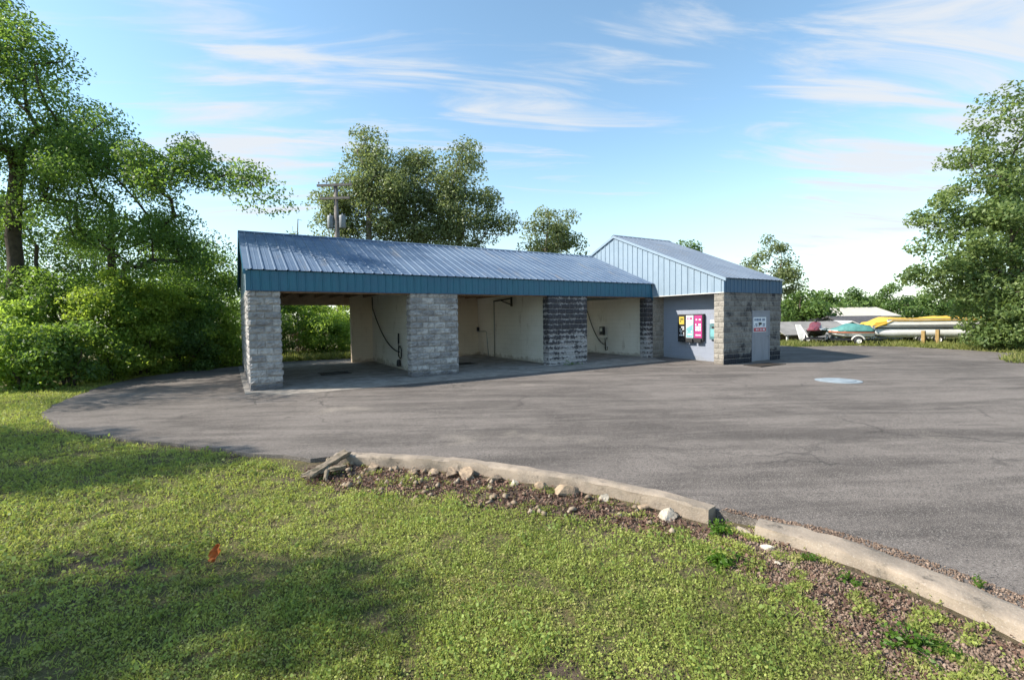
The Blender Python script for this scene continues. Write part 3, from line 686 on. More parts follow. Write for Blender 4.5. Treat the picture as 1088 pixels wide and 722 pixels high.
# ------------------------------------------------------------------ wash gear in the bays
def catenary(a, b, sag, n=14):
    a, b = Vector(a), Vector(b); return [a.lerp(b, i / n) - Vector((0, 0, sag * 4 * (i / n) * (1 - i / n))) for i in range(n + 1)]
X1 = 5.075
h1 = thing('wash_hose', 'black wash hose drooping from the roof to a wand in the left bay', 'hose', (X1, 3.6, 0))
m = MB(); m.tube([(X1 - .04, 6.45, 2.95), (X1 - .05, 6.40, 2.6)] + catenary((X1 - .05, 6.38, 2.45), (X1 - .06, 2.66, .72), .42), .022, 6); m.build('hose', MAT['black'], h1, True)
m = MB(); m.tube([(X1 - .09, 2.64, 1.42), (X1 - .09, 2.66, 1.05)], .032, 8); m.tube([(X1 - .09, 2.66, 1.05), (X1 - .09, 2.70, .55)], .018, 6); m.build('wand', MAT['dkmetal'], h1, True)
m = MB(); m.tube([(X1 - .08, 2.53 + .17 * math.cos(a), .72 + .23 * math.sin(a)) for a in np.linspace(0, 2 * math.pi, 22)], .02, 6); m.build('hose_coil', MAT['black'], h1, True)
m = MB(); m.lathe((X1 - .08, 2.72, .18), [(.03, 0), (.075, .02), (.075, .2), (.05, .26)], 12); m.build('wand_holder', MAT['dkmetal'], h1)
b2 = thing('overhead_boom', 'steel overhead boom on a wall pipe in the middle bay', 'boom', (10.33, 4.9, 0))
m = MB(); m.tube([(10.31, 4.93, .12), (10.31, 4.93, 2.76)], .022, 8); m.build('upright_pipe', MAT['steel'], b2, True)
m = MB(); m.beam((10.30, 4.93, 2.74), (10.22, 3.17, 2.80), .05, .05); m.beam((10.22, 3.17, 2.86), (10.22, 3.17, 2.45), .06, .09); m.beam((10.26, 4.2, 2.755), (10.22, 3.2, 2.52), .035, .035); m.build('arm', MAT['dkmetal'], b2)
pr = thing('mat_rail', 'thin bent pipe rail standing by the back of middle bay wall', 'rail', (10.3, 6.1, 0))
m = MB(); m.tube([(10.33, 6.62, 1.32), (10.24, 6.6, 1.31), (10.24, 5.66, 1.32), (10.24, 5.58, 1.26), (10.26, 5.44, .12)], .022, 8); m.build('pipe', MAT['steel'], pr, True)
m = MB(); m.box(10.27, 10.345, 6.55, 6.72, 1.30, 1.52); m.build('bracket', MAT['dkmetal'], pr)
X3 = 15.545
cb = thing('control_box', 'dark coin control box on the cream wall of the right bay', 'control box', (X3, 3.26, 1))
m = MB(); m.box(X3 - .14, X3, 3.10, 3.38, 1.06, 1.46); add_bevel(m.build('case', MAT['dkmetal'], cb), .012)
m = MB(); m.box(X3 - .155, X3 - .142, 3.15, 3.33, 1.24, 1.40); m.build('face_plate', MAT['steel'], cb)
m = MB(); m.lathe((X3 - .15, 3.24, 1.12), [(0, 0), (.03, .0), (.03, .04), (0, .04)], 10); m.build('knob', MAT['black'], cb)
h3 = thing('wash_hose', 'black hose sagging along the cream wall of the right bay to a wand', 'hose', (X3, 3.6, 0))
m = MB(); m.tube([(X3 - .05, 4.5, 2.95), (X3 - .05, 4.45, 2.5)] + catenary((X3 - .05, 4.42, 2.32), (X3 - .06, 3.10, .58), .35), .022, 6); m.build('hose', MAT['black'], h3, True)
m = MB(); m.tube([(X3 - .08, 3.02, .92), (X3 - .08, 2.99, .32)], .03, 8); m.tube([(X3 - .08, 2.99, .32), (X3 - .08, 2.86, .34), (X3 - .08, 2.86, .5)], .02, 6); m.build('wand', MAT['black'], h3, True)
m = MB(); m.box(X3 - .1, X3, 2.95, 3.42, .86, .93); m.build('bracket', MAT['steel'], h3)

# ------------------------------------------------------------------ drains, cover
def grate(name, label, x, y, lx, ly, z):
    t = thing(name, label, 'drain grate', (x, y, z))
    m = MB(); m.box(x - lx / 2, x + lx / 2, y - ly / 2, y + ly / 2, z - .03, z + .005); m.build('sump', MAT['black'], t)
    m = MB()
    n = int(lx / .06)
    for i in range(n + 1):
        xx = x - lx / 2 + i * lx / n; m.box(xx - .009, xx + .009, y - ly / 2, y + ly / 2, z + .006, z + .018)
    m.build('bars', MAT['iron'], t)
    m = MB()
    for a, b, c, d in ((x - lx / 2 - .04, x + lx / 2 + .04, y - ly / 2 - .04, y - ly / 2 - .001), (x - lx / 2 - .04, x + lx / 2 + .04, y + ly / 2 + .001, y + ly / 2 + .04)):
        m.box(a, b, c, d, z - .02, z + .021)
    m.build('frame', MAT['iron'], t)
grate('drain_grate', 'dark floor drain grate in the left bay', 2.72, 2.86, .95, .62, slab_z(2.72, 2.86))
grate('drain_grate', 'dark floor drain grate in the middle bay', 7.7, 2.86, .95, .62, slab_z(7.7, 2.86))
grate('drain_grate', 'wide dark grate in the paving before the grey door', 16.75, -4.35, 1.5, .62, float(gz(16.75, -4.35)))
cx, cy = 14.75, -7.78; cz = float(gz(cx, cy))
uc = thing('utility_cover', 'pale round concrete utility cover set flat in the asphalt', 'utility cover', (cx, cy, cz))
m = MB(); m.lathe((cx, cy, cz - .05), [(.60, 0), (.60, .052), (.57, .060), (.0, .060)], 32); m.build('ring', MAT['padcon'], uc)
m = MB(); m.lathe((cx, cy, cz + .0105), [(.44, 0), (.44, .014), (.42, .018), (0, .018)], 32); m.build('lid', MAT['padcon'], uc)

# ------------------------------------------------------------------ kerbs
def kerb(name, label, path, wid, top, base, jag_=.012, seed=1):
    r = random.Random(seed); pts = []
    for a, b in zip(path, path[1:]):
        n = max(1, int(math.dist(a, b) / .12))
        for i in range(n): pts.append((a[0] + (b[0] - a[0]) * i / n, a[1] + (b[1] - a[1]) * i / n))
    pts.append(path[-1])
    for _ in range(3): pts = [pts[0]] + [((pts[i - 1][0] + 2 * pts[i][0] + pts[i + 1][0]) / 4, (pts[i - 1][1] + 2 * pts[i][1] + pts[i + 1][1]) / 4) for i in range(1, len(pts) - 1)] + [pts[-1]]
    prof = [(0, -.1), (0, top - .012), (.014, top), (wid * .3, top + .002), (wid * .62, top), (wid - .018, top - .002), (wid, top - .020), (wid + .004, top * .2 - .03), (wid + .012, base)]
    vs = []
    for i, p in enumerate(pts):
        a = pts[max(0, i - 1)]; b = pts[min(len(pts) - 1, i + 1)]
        d = Vector((b[0] - a[0], b[1] - a[1], 0)).normalized(); nn = Vector((d.y, -d.x, 0))      # points to the lawn side
        w = 1 + .02 * math.sin(i * .7 + seed) ; z = float(gz(*p))
        chip = r.random() < .2
        for k, (o, h) in enumerate(prof):
            j = jag_ * r.uniform(-1, 1) * (1 if k > 3 else .45) - (.03 * r.random() if chip and k in (5, 6) else 0)
            vs.append((p[0] + nn.x * (o * w + j), p[1] + nn.y * (o * w + j), z + h + jag_ * .5 * r.uniform(-1, 1)))
    K = len(prof); n = len(pts)
    fs = [(i * K + k, i * K + k + 1, (i + 1) * K + k + 1, (i + 1) * K + k) for i in range(n - 1) for k in range(K - 1)]
    fs += [tuple(range(K))[::-1], tuple(range((n - 1) * K, n * K))]
    m = MB(); m.add(vs, fs); o = m.build(name, MAT['kerb'], None, True)
    mod = o.modifiers.new('edge', 'EDGE_SPLIT'); mod.split_angle = math.radians(38)
    return tag(o, label, 'kerb')
kerb('concrete_kerb', 'long curved concrete kerb with exposed face behind rocks and dead leaves', [(.86, -7.38)] + K1, .175, .045, -.30, .018, 2)
kerb('concrete_kerb', 'wide low concrete kerb end running to the right beside gravel', K2, .275, .04, -.30, .020, 5)

# ------------------------------------------------------------------ trees
def quads_mesh(name, V, tint, mat, parent, smooth=False):
    """V: (n,4,3) leaf quads"""
    n = len(V); me = bpy.data.meshes.new(name)
    me.vertices.add(4 * n); me.vertices.foreach_set('co', V.reshape(-1).astype(np.float32))
    me.loops.add(4 * n); me.loops.foreach_set('vertex_index', np.arange(4 * n, dtype=np.int32))
    me.polygons.add(n); me.polygons.foreach_set('loop_start', np.arange(0, 4 * n, 4, dtype=np.int32)); me.polygons.foreach_set('loop_total', np.full(n, 4, dtype=np.int32))
    a = me.attributes.new('tint', 'FLOAT', 'FACE'); a.data.foreach_set('value', tint.astype(np.float32))
    me.update(calc_edges=True)
    return link_mesh(name, me, mat, parent)
def leaf_quads(P, size, rng, outward=None, ratio=.55, flat=.5, droop=.35):
    n = len(P); nm = rng.normal(size=(n, 3)) * (1 - flat * .5)
    nm[:, 2] += flat * 1.1
    if outward is not None: nm += outward * .55
    nm /= np.linalg.norm(nm, axis=1)[:, None] + 1e-9
    a = rng.normal(size=(n, 3)); a[:, 2] -= droop
    a -= (a * nm).sum(1)[:, None] * nm; a /= np.linalg.norm(a, axis=1)[:, None] + 1e-9
    b = np.cross(nm, a); s = size * rng.uniform(.65, 1.25, n)[:, None]
    fold = nm * s * .10
    return np.stack([P - a * s * .5, P + b * s * ratio * .5 - a * s * .08 + fold, P + a * s * .5 - nm * s * .06, P - b * s * ratio * .5 - a * s * .08 + fold], 1)
def tree(name, label, cat, base, lobes, mat, bark, group=None, seed=0, H=6., r0=.2, leaf=.1, per=200, dens=1.0, sig=.42, stems=1, lean=(0, 0), rt=.012, trunk_name='trunk', sag=0., nocrown=False):
    """lobes: (centre, radii); clusters of leaves fill them, each cluster is carried by a limb"""
    rng = np.random.default_rng(seed + 100); base = np.array(base, float)
    t = thing(name, label, cat, base, group)
    clusters = []
    for c, r in lobes:
        c = np.array(c, float); r = np.array(r, float)
        k = max(3, int(dens * 6.0 * (r[0] * r[1] * r[2]) / (sig ** 3 * 16)))
        d = rng.normal(size=(k, 3)); d /= np.linalg.norm(d, axis=1)[:, None]
        q = c + d * r * (rng.random(k) ** .42)[:, None] * rng.uniform(.82, 1.12, k)[:, None]
        clusters.append(q)
    C_ = np.concatenate(clusters); C_ = C_[C_[:, 2] > base[2] + .12]
    nodes = []; par = []
    for s_ in range(stems):
        b = base + np.array([rng.normal() * .12, rng.normal() * .12, 0]) * (stems > 1); prev = -1
        n = max(4, int(H / .7)); dx, dy = rng.normal(size=2) * (.12 * H / 6 if stems == 1 else .5)
        for i in range(n + 1):
            f = i / n
            nodes.append(b + np.array([(dx + lean[0]) * f ** 1.4 + rng.normal() * .04, (dy + lean[1]) * f ** 1.4 + rng.normal() * .04, H * f - (.15 if i == 0 else 0)])); par.append(prev); prev = len(nodes) - 1
    ntr = len(nodes)
    order = np.argsort(np.linalg.norm(C_[:, :2] - base[:2], axis=1) + .3 * np.abs(C_[:, 2] - base[2] - H * .6))
    tips = []
    for ci in order:
        p = C_[ci]; N = np.array(nodes); d = N - p; dist = np.linalg.norm(d, axis=1)
        cost = dist + 1.2 * np.maximum(0, d[:, 2] + .25 * np.linalg.norm(d[:, :2], axis=1)) + .4 * (N[:, 2] < base[2] + .25 * H)
        j = int(cost.argmin()); a = N[j]; n = max(1, int(dist[j] / .55)); prev = j
        for i in range(1, n + 1):
            f = i / n; w = a + (p - a) * f
            w = w + np.array([0, 0, (.16 - sag) * dist[j] * math.sin(math.pi * f)]) + (rng.normal(size=3) * .07 * min(dist[j], 1.5) if i < n else 0)
            nodes.append(w); par.append(prev); prev = len(nodes) - 1
        tips.append(prev)
    N = np.array(nodes); load = np.zeros(len(N)); load[tips] = 1
    for i in range(len(N) - 1, 0, -1):
        if par[i] >= 0: load[par[i]] += load[i]
    rad = rt * .62 * np.maximum(load, .5) ** .45
    k = r0 / max(rad[0], 1e-6)
    rad = np.where(np.arange(len(N)) < ntr, np.maximum(rad * min(k, 3), .3 * rt), np.minimum(rad * min(max(k, .6), 1.2), r0 * .6))
    m = MB()
    ang = np.linspace(0, 2 * math.pi, 7)[:-1]
    for i in range(len(N)):
        if par[i] < 0: continue
        a, b = N[par[i]], N[i]; d = b - a; L = np.linalg.norm(d)
        if L < 1e-4: continue
        d = d / L; u = np.cross(d, [.3, .9, .31]); u /= np.linalg.norm(u); w = np.cross(d, u)
        ra = min(rad[par[i]], rad[i] * 1.5); rb = rad[i]
        if par[i] < ntr and i < ntr: ra = rad[par[i]]
        nn = 6 if rb > .03 else 4; an = np.linspace(0, 2 * math.pi, nn + 1)[:-1]
        ring = lambda c, r: [c + (u * math.cos(x) + w * math.sin(x)) * r for x in an]
        m.add(ring(a, ra) + ring(b + d * rb * .3, rb), [(x, (x + 1) % nn, nn + (x + 1) % nn, nn + x) for x in range(nn)])
    m.build(trunk_name, bark, t, True)
    if nocrown: return t
    tipsN = N[tips]; cen = C_.mean(0)
    P = []; O = []; TT = []
    for p in tipsN:
        n = int(per * 2.0 * rng.uniform(.55, 1.35)); s3 = sig * rng.uniform(.7, 1.25)
        g = rng.normal(size=(n, 3)); q_ = np.linalg.norm(g, axis=1)[:, None]; g = g / q_ * np.minimum(q_, 1.9 - .5 * rng.random((n, 1))) * np.array([s3, s3, s3 * .62]); g[:, 2] -= .12 * (g[:, 0] ** 2 + g[:, 1] ** 2) / s3
        P.append(p + g); o = g / (np.linalg.norm(g, axis=1)[:, None] + 1e-6); O.append(o)
        TT.append(np.clip(.45 + rng.normal() * .24 + rng.normal(size=n) * .22, 0, 1))
    P = np.concatenate(P); O = np.concatenate(O); TT = np.concatenate(TT)
    ok = P[:, 2] > base[2] + .03; P, O, TT = P[ok], O[ok], TT[ok]
    quads_mesh('crown', leaf_quads(P - base, leaf, rng, O), TT, mat, t)
    return t
def lobe(px, py, d, rx, ry, dz=None):                # crown mass: screen size turned into metres at its own distance
    c = at(px, py, d); s = d / F_PX
    return (c, (rx * s, (dz if dz else (rx + ry) / 2 * s), ry * s))
def foot(px, d, dz=-.05):                            # ground point under a distance along a bearing
    p = at(px, 350, d); return (p[0], p[1], float(gz(p[0], p[1])) + dz)

LF, LB, LS, LC, LR, LFAR = (MAT[k] for k in ('lf_left', 'lf_bush', 'lf_sap', 'lf_cotton', 'lf_right', 'lf_far'))
# big trees on the left
tree('shade_tree', 'huge dark shade tree with thick forked trunk at far left', 'tree', foot(14, 17), [lobe(-20, 110, 16.5, 95, 120), lobe(50, 110, 16.5, 55, 75), lobe(20, 30, 15, 30, 35), lobe(50, 225, 16.5, 60, 30), lobe(-100, 50, 16, 80, 90), lobe(-70, -60, 17, 85, 80), ((-11.2, 5.2, 7.4), (2.6, 2.0, 1.8)), ((-9.5, 2.6, 6.8), (1.8, 1.3, 1.2))], LF, MAT['bark'], seed=1, H=8, r0=.24, leaf=.12, per=230, dens=.80, sig=.60, rt=.03, lean=(.5, 0))
tree('shade_tree', 'tall tree stretching a long leafy limb towards the roof', 'tree', foot(120, 18.5), [lobe(110, 165, 16.5, 60, 50), lobe(205, 165, 15.5, 55, 35), lobe(262, 196, 15, 36, 20), lobe(190, 195, 15.5, 40, 18), lobe(150, 250, 17.5, 65, 45), lobe(70, 180, 17.5, 45, 50)], LF, MAT['bark'], seed=2, H=6.5, r0=.19, leaf=.115, per=215, dens=1.25, sig=.48, rt=.022)
tree('shade_tree', 'dark rounded tree right behind the left end of car wash', 'tree', foot(222, 22.5), [lobe(215, 268, 21.5, 36, 26), lobe(240, 295, 22.5, 24, 32), lobe(185, 285, 21, 36, 40), lobe(250, 330, 24, 24, 30)], LF, MAT['bark'], seed=3, H=5, r0=.15, leaf=.13, per=170, dens=1.1, sig=.5, rt=.018)
BG = 'bushes along the left edge of the lot'
bush = [
    ('broad dark green bush at the left end of the hedge', 15, 375, 14.6, 48, 38, LB, 1.0), ('leafy mid green bush, second along the left hedge', 70, 372, 15.2, 45, 36, LF, 1.0),
    ('low bush behind the grass strip, third along the hedge', 112, 378, 16.4, 36, 27, LS, 1.0), ('bright green bush in the middle of the hedge', 150, 362, 18.0, 38, 38, LS, 1.0),
    ('darker bush just right of the hedge middle', 190, 362, 19.4, 34, 34, LF, 1.0), ('yellow green bush close to the left corner of car wash', 226, 362, 20.6, 32, 32, LS, 1.0),
    ('tall loose bush behind the left end of hedge', 40, 318, 17.0, 60, 36, LF, .75), ('tall bright sapling rising from the hedge middle', 148, 318, 18.4, 38, 36, LS, .8), ('tall dark bush rising behind the hedge right half', 200, 322, 20.4, 36, 34, LF, .8)]
for i, (lab, px, py, d, rx, ry, mt, dn) in enumerate(bush):
    b = foot(px, d); top = lobe(px, py, d, rx, ry)
    tree('leafy_bush', lab, 'bush', b, [top, lobe(px - rx * .4, py + ry * .45, d - .2, rx * .65, ry * .6), lobe(px + rx * .45, py + ry * .4, d, rx * .6, ry * .6)], mt, MAT['bark'], BG, 20 + i, H=max(.8, top[0][2] - b[2]), r0=.05, leaf=.125, per=120, dens=.95 * dn, sig=.30, stems=4, rt=.009, trunk_name='stems')
for i, (lab, px, py, d, rx, ry, mt) in enumerate([
    ('tall green tree behind the hedge left half', 45, 262, 24, 62, 62, LF), ('tall green tree behind the hedge middle', 122, 272, 26, 58, 55, LF), ('tall green tree behind the hedge right half', 185, 285, 27, 48, 50, LF), ('tree behind the hedge nearest the car wash', 240, 325, 29, 35, 42, LB),
    ('tree behind the far left trunk', -40, 300, 23, 60, 70, LF)]):
    b = foot(px, d); top = lobe(px, py, d, rx, ry)
    tree('broadleaf_tree', lab, 'tree', b, [top, lobe(px, py + ry * .7, d, rx, ry * .55)], mt, MAT['bark'], 'trees behind the left hedge', 110 + i, H=max(.8, top[0][2] - b[2]), r0=.14, leaf=.15, per=115, dens=.72, sig=.55, rt=.014)
for i, (px, py, d, rx, ry, mt, lab) in enumerate([(28, 338, 15.5, 14, 34, LB, 'slender sapling at the far left of the hedge'), (92, 335, 16.5, 15, 36, LS, 'bright slender sapling left of the hedge middle'), (128, 326, 17.5, 13, 38, LB, 'slender sapling just left of the bright tall one'), (170, 330, 18.6, 14, 34, LS, 'yellow green sapling right of the hedge middle'), (208, 334, 20, 12, 32, LB, 'slender sapling in the right half of the hedge'), (238, 340, 21, 10, 30, LS, 'pale slender sapling nearest the car wash corner')]):
    b = foot(px, d); top = lobe(px, py, d, rx, ry)
    tree('leafy_sapling', lab, 'sapling', b, [top, lobe(px + rx * .5, py + ry * .6, d, rx * 1.1, ry * .6), lobe(px - rx * .6, py - ry * .2, d, rx * .8, ry * .5)], mt, MAT['bark'], 'saplings standing in the left hedge', 130 + i, H=top[0][2] - b[2], r0=.03, leaf=.125, per=85, dens=1.3, sig=.26, rt=.008)
# seen through the left bay and behind the roof
for i, (lab, px, py, d, rx, ry, mt, dn) in enumerate([
    ('bright green bush seen through the left bay', 345, 348, 26, 27, 28, LB, 1.2), ('yellow green bush seen through the bay beside the wing wall', 378, 340, 28, 22, 34, LS, 1.0), ('dark evergreen bush seen behind the left pillar', 296, 335, 25, 18, 36, LF, 1.1),
    ('dry brown shrub seen through the left bay', 318, 352, 27, 14, 20, MAT['lf_dead'], .5), ('pale loose sapling seen high through the left bay', 330, 322, 33, 30, 22, LS, .5)]):
    b = foot(px, d); top = lobe(px, py, d, rx, ry)
    tree('leafy_bush', lab, 'bush', b, [top, lobe(px, py + ry * .4, d, rx, ry * .6)], mt, MAT['bark'], 'bushes behind the car wash', 40 + i, H=max(.8, top[0][2] - b[2]), r0=.05, leaf=.14, per=150, dens=dn, sig=.36, stems=4, rt=.009, trunk_name='stems')
CT = 'trees rising behind the roof'
tree('cottonwood_tree', 'tallest grey green tree behind the utility pole', 'tree', foot(392, 32), [lobe(388, 165, 32, 24, 34), lobe(372, 208, 32, 32, 34), lobe(408, 205, 31.5, 30, 42), lobe(352, 222, 32, 22, 24), lobe(350, 244, 31.5, 24, 18)], LC, MAT['palebark'], CT, 50, H=11, r0=.2, leaf=.20, per=115, dens=1.35, sig=.58, rt=.022)
tree('cottonwood_tree', 'middle tree of the clump behind the roof', 'tree', foot(442, 33), [lobe(440, 180, 33, 22, 34), lobe(430, 225, 33, 30, 38), lobe(465, 210, 32.5, 26, 40), lobe(415, 200, 33, 22, 34), lobe(400, 246, 32.5, 36, 18), lobe(455, 250, 32.5, 42, 18)], LC, MAT['palebark'], CT, 51, H=10, r0=.2, leaf=.20, per=115, dens=1.35, sig=.58, rt=.022)
tree('cottonwood_tree', 'rounded right tree of the clump behind the roof', 'tree', foot(492, 33), [lobe(490, 185, 32.5, 26, 36), lobe(500, 225, 32.5, 26, 38), lobe(478, 240, 32, 26, 30), lobe(530, 242, 32, 18, 18)], LC, MAT['palebark'], CT, 52, H=10, r0=.2, leaf=.20, per=115, dens=1.35, sig=.58, rt=.022)
tree('cottonwood_tree', 'small separate tree between the clump and the blue gable', 'tree', foot(582, 36), [lobe(570, 232, 36, 12, 20), lobe(595, 238, 36, 16, 20), lobe(582, 258, 36, 26, 20), lobe(610, 258, 36, 9, 14)], LC, MAT['palebark'], CT, 53, H=8, r0=.15, leaf=.22, per=90, dens=1.2, sig=.48, rt=.02)
tree('bare_tree', 'thin dead bare tree left of the utility pole', 'tree', foot(316, 30), [(at(316, 236, 30), (.5, .5, 1.0)), (at(317, 258, 30), (.6, .6, .8))], LC, MAT['palebark'], None, 54, H=8.2, r0=.09, dens=.5, sig=.3, rt=.012, nocrown=True)
for px, d, lab in ((322, 29, 'slim bare trunk seen through left bay, nearer the pillar'), (337, 31, 'slim bare trunk seen through left bay, nearer the pole')):
    tree('thin_tree', lab, 'tree', foot(px, d), [lobe(px, 262, d, 14, 14)], LC, MAT['bark'], None, int(px), H=6, r0=.11, leaf=.2, per=70, dens=.8, sig=.5, rt=.015)
tree('round_tree', 'small dark tree top peeking over the office roof', 'tree', foot(738, 52), [lobe(737, 264, 52, 15, 9), lobe(730, 280, 52, 18, 14)], LFAR, MAT['bark'], None, 56, H=7, r0=.2, leaf=.34, per=90, dens=1.2, sig=.8, rt=.03)
tree('cottonwood_tree', 'loose airy tree right of the office roof', 'tree', foot(826, 38), [lobe(818, 262, 38, 15, 12), lobe(800, 280, 38, 16, 13), lobe(842, 280, 38, 14, 14), lobe(828, 300, 38, 22, 20)], LC, MAT['palebark'], None, 57, H=6.4, r0=.16, leaf=.22, per=65, dens=1.0, sig=.42, rt=.02)
RG = 'treeline behind the sheds'
for i, (px, py, d, rx, ry, lab) in enumerate([(850, 322, 46, 26, 18, 'pale green tree close behind the carport'), (878, 321, 55, 22, 15, 'second tree of the distant line, after the pale one'), (904, 318, 70, 14, 12, 'darker small tree in the distant line'), (924, 322, 72, 16, 11, 'low rounded tree in the middle of the distant line'), (945, 316, 66, 16, 12, 'tallest rounded tree of the distant line'), (963, 322, 68, 11, 11, 'distant tree half hidden by the right tree'), (985, 325, 70, 22, 14, 'distant tree behind the right tree crown'), (820, 330, 60, 24, 14, 'distant tree peeping past the office corner'), (1040, 322, 75, 40, 18, 'broad distant tree behind the right tree'), (1100, 322, 75, 40, 18, 'distant tree at the right end of the line')]):
    b = foot(px, d); top = lobe(px, py, d, rx, ry)
    tree('broadleaf_tree', lab, 'tree', b, [top, lobe(px + rx * .3, py + ry * .7, d, rx, ry)], LFAR, MAT['bark'], RG, 60 + i, H=max(1, top[0][2] - b[2]), r0=.2, leaf=.36, per=110, dens=1.2, sig=.75, rt=.03)
tree('broadleaf_tree', 'very large leafy tree filling the right edge', 'tree', foot(1078, 24.5), [lobe(1045, 180, 24, 42, 40), lobe(1080, 125, 24, 30, 42), lobe(1008, 232, 23.5, 36, 34), lobe(1060, 240, 23, 65, 45), lobe(1010, 290, 23, 48, 38), lobe(1075, 300, 23, 65, 45), lobe(1130, 190, 24.5, 55, 75), lobe(1150, 290, 24, 60, 60), lobe(1066, 330, 22.5, 48, 26)], LR, MAT['bark'], None, 80, H=8.5, r0=.32, leaf=.20, per=95, dens=.62, sig=.46, rt=.02)
for i, (px, py, d, rx, ry, lab) in enumerate([(1056, 351, 22.6, 22, 14, 'dark low bush beside the pontoon boat'), (1082, 348, 22.2, 28, 20, 'dark bush under the right tree at picture edge')]):
    b = foot(px, d); top = lobe(px, py, d, rx, ry)
    tree('leafy_bush', lab, 'bush', b, [top, lobe(px + 4, py + 8, d, rx, ry * .6)], LR, MAT['bark'], None, 90 + i, H=.8, r0=.05, leaf=.17, per=140, dens=1.3, sig=.36, stems=3, rt=.01, trunk_name='stems')
# trees past the left edge of the picture, whose shade lies on the lawn
for i, (bx, by, z, r, lab) in enumerate([(-11.6, -2.2, 7.3, (1.6, 1.0, 1.0), 'tree left of the lawn shading its far half'), (-11.0, -6.6, 7.2, (2.1, .95, 1.0), 'tree left of the lawn shading its near half'), (-15.5, 1.0, 8.5, (2.2, 1.6, 1.8), 'tree left of the lot standing farther back')]):
    tree('shade_tree', lab, 'tree', (bx, by, float(gz(bx, by)) - .05), [((bx, by, z), r), ((bx + .8, by - .3, z - 1.0), (r[0] * .8, r[1] * .8, r[2] * .7))], LF, MAT['bark'], 'trees outside the left edge', 95 + i, H=z - 1, r0=.18, leaf=.13, per=170, dens=1.5, sig=.42, rt=.015)

# ------------------------------------------------------------------ utility pole
pb = foot(361, 28.5); up_ = thing('utility_pole', 'weathered wooden utility pole with two crossarms and transformers', 'utility pole', pb)
ptop = at(360, 197, 28.5)[2]
m = MB(); m.tube([(pb[0], pb[1], pb[2] - .1), (pb[0], pb[1], ptop * .5), (pb[0], pb[1], ptop)], [.17, .14, .115], 12); m.build('pole', MAT['pole'], up_, True)
ad = Vector((math.cos(math.radians(-35)), math.sin(math.radians(-35)), 0)); P0 = Vector(pb)
for zz, hw in ((ptop - .12, 1.05), (ptop - .88, .9)):
    c = Vector((pb[0], pb[1], zz)) - Vector((0, .0, 0)) + Vector((ad.y, -ad.x, 0)) * .16
    m = MB(); m.beam(c - ad * hw, c + ad * hw, .10, .13); arm = m.build('crossarm', MAT['pole'], up_)
    for s_ in (-.9, -.45, .5, .92):
        m = MB(); q = c + ad * hw * s_; m.lathe((q.x, q.y, q.z + .066), [(.012, 0), (.012, .05), (.05, .06), (.055, .10), (.03, .15), (0, .16)], 8); m.build('insulator', MAT['trafo'], arm, True)
for s_ in (-1, 1):
    m = MB(); q = Vector((pb[0], pb[1], ptop - 2.62)) + ad * .36 * s_
    m.lathe(tuple(q), [(.05, 0), (.17, .02), (.19, .06), (.19, .70), (.16, .77), (.05, .79), (.04, .9), (0, .91)], 16); m.beam((pb[0], pb[1], ptop - 2.3), tuple(q + Vector((0, 0, .45))), .06, .1); m.build('transformer', MAT['trafo'], up_, True)
m = MB(); m.tube([(pb[0] + .15, pb[1] - .08, .2), (pb[0] + .12, pb[1] - .07, ptop - 2)], .02, 5); m.build('conduit', MAT['trafo'], up_)

# ------------------------------------------------------------------ boats and sheds on the right
def local_thing(name, label, cat, px, d, z, heading, group=None):
    """origin under a distance along a bearing; local x runs to the right across the view"""
    p = at(px, 350, d); return thing(name, label, cat, (p[0], p[1], float(gz(p[0], p[1])) + z), group, heading)
HX = math.atan2(_rt[1], _rt[0])                     # heading of 'to the right'
def loft(sections, closed=True):
    m = MB(); n = len(sections[0]); vs = [p for s in sections for p in s]
    fs = [(i * n + k, i * n + (k + 1) % n, (i + 1) * n + (k + 1) % n, (i + 1) * n + k) for i in range(len(sections) - 1) for k in range(n)]
    fs += [tuple(range(n))[::-1], tuple(range((len(sections) - 1) * n, len(sections) * n))]
    m.add(vs, fs); return m
def wheel_at(parent, x, y, r, w=.14, rim='white'):
    m = MB(); pr_ = [(r * .6, -w / 2), (r * .95, -w / 2), (r, -w * .3), (r, w * .3), (r * .95, w / 2), (r * .6, w / 2)]
    n = 18; vs = []
    for rr_, o in pr_:
        for k in range(n): a = 2 * math.pi * k / n; vs.append((x + rr_ * math.cos(a), y + o, r + rr_ * math.sin(a)))
    m.add(vs, [(i * n + k, i * n + (k + 1) % n, (i + 1) * n + (k + 1) % n, (i + 1) * n + k) for i in range(len(pr_) - 1) for k in range(n)])
    wh = m.build('wheel', MAT['black'], parent, True, True)
    m = MB(); vs = []; pr2 = [(0, -.05), (r * .3, -.06), (r * .5, -.03), (r * .62, -.055), (r * .62, .055), (0, .05)]
    for rr_, o in pr2:
        for k in range(n): a = 2 * math.pi * k / n; vs.append((x + rr_ * math.cos(a), y + o, r + rr_ * math.sin(a)))
    m.add(vs, [(i * n + k, i * n + (k + 1) % n, (i + 1) * n + (k + 1) % n, (i + 1) * n + k) for i in range(len(pr2) - 1) for k in range(n)])
    m.build('rim', MAT[rim], wh, False, True)
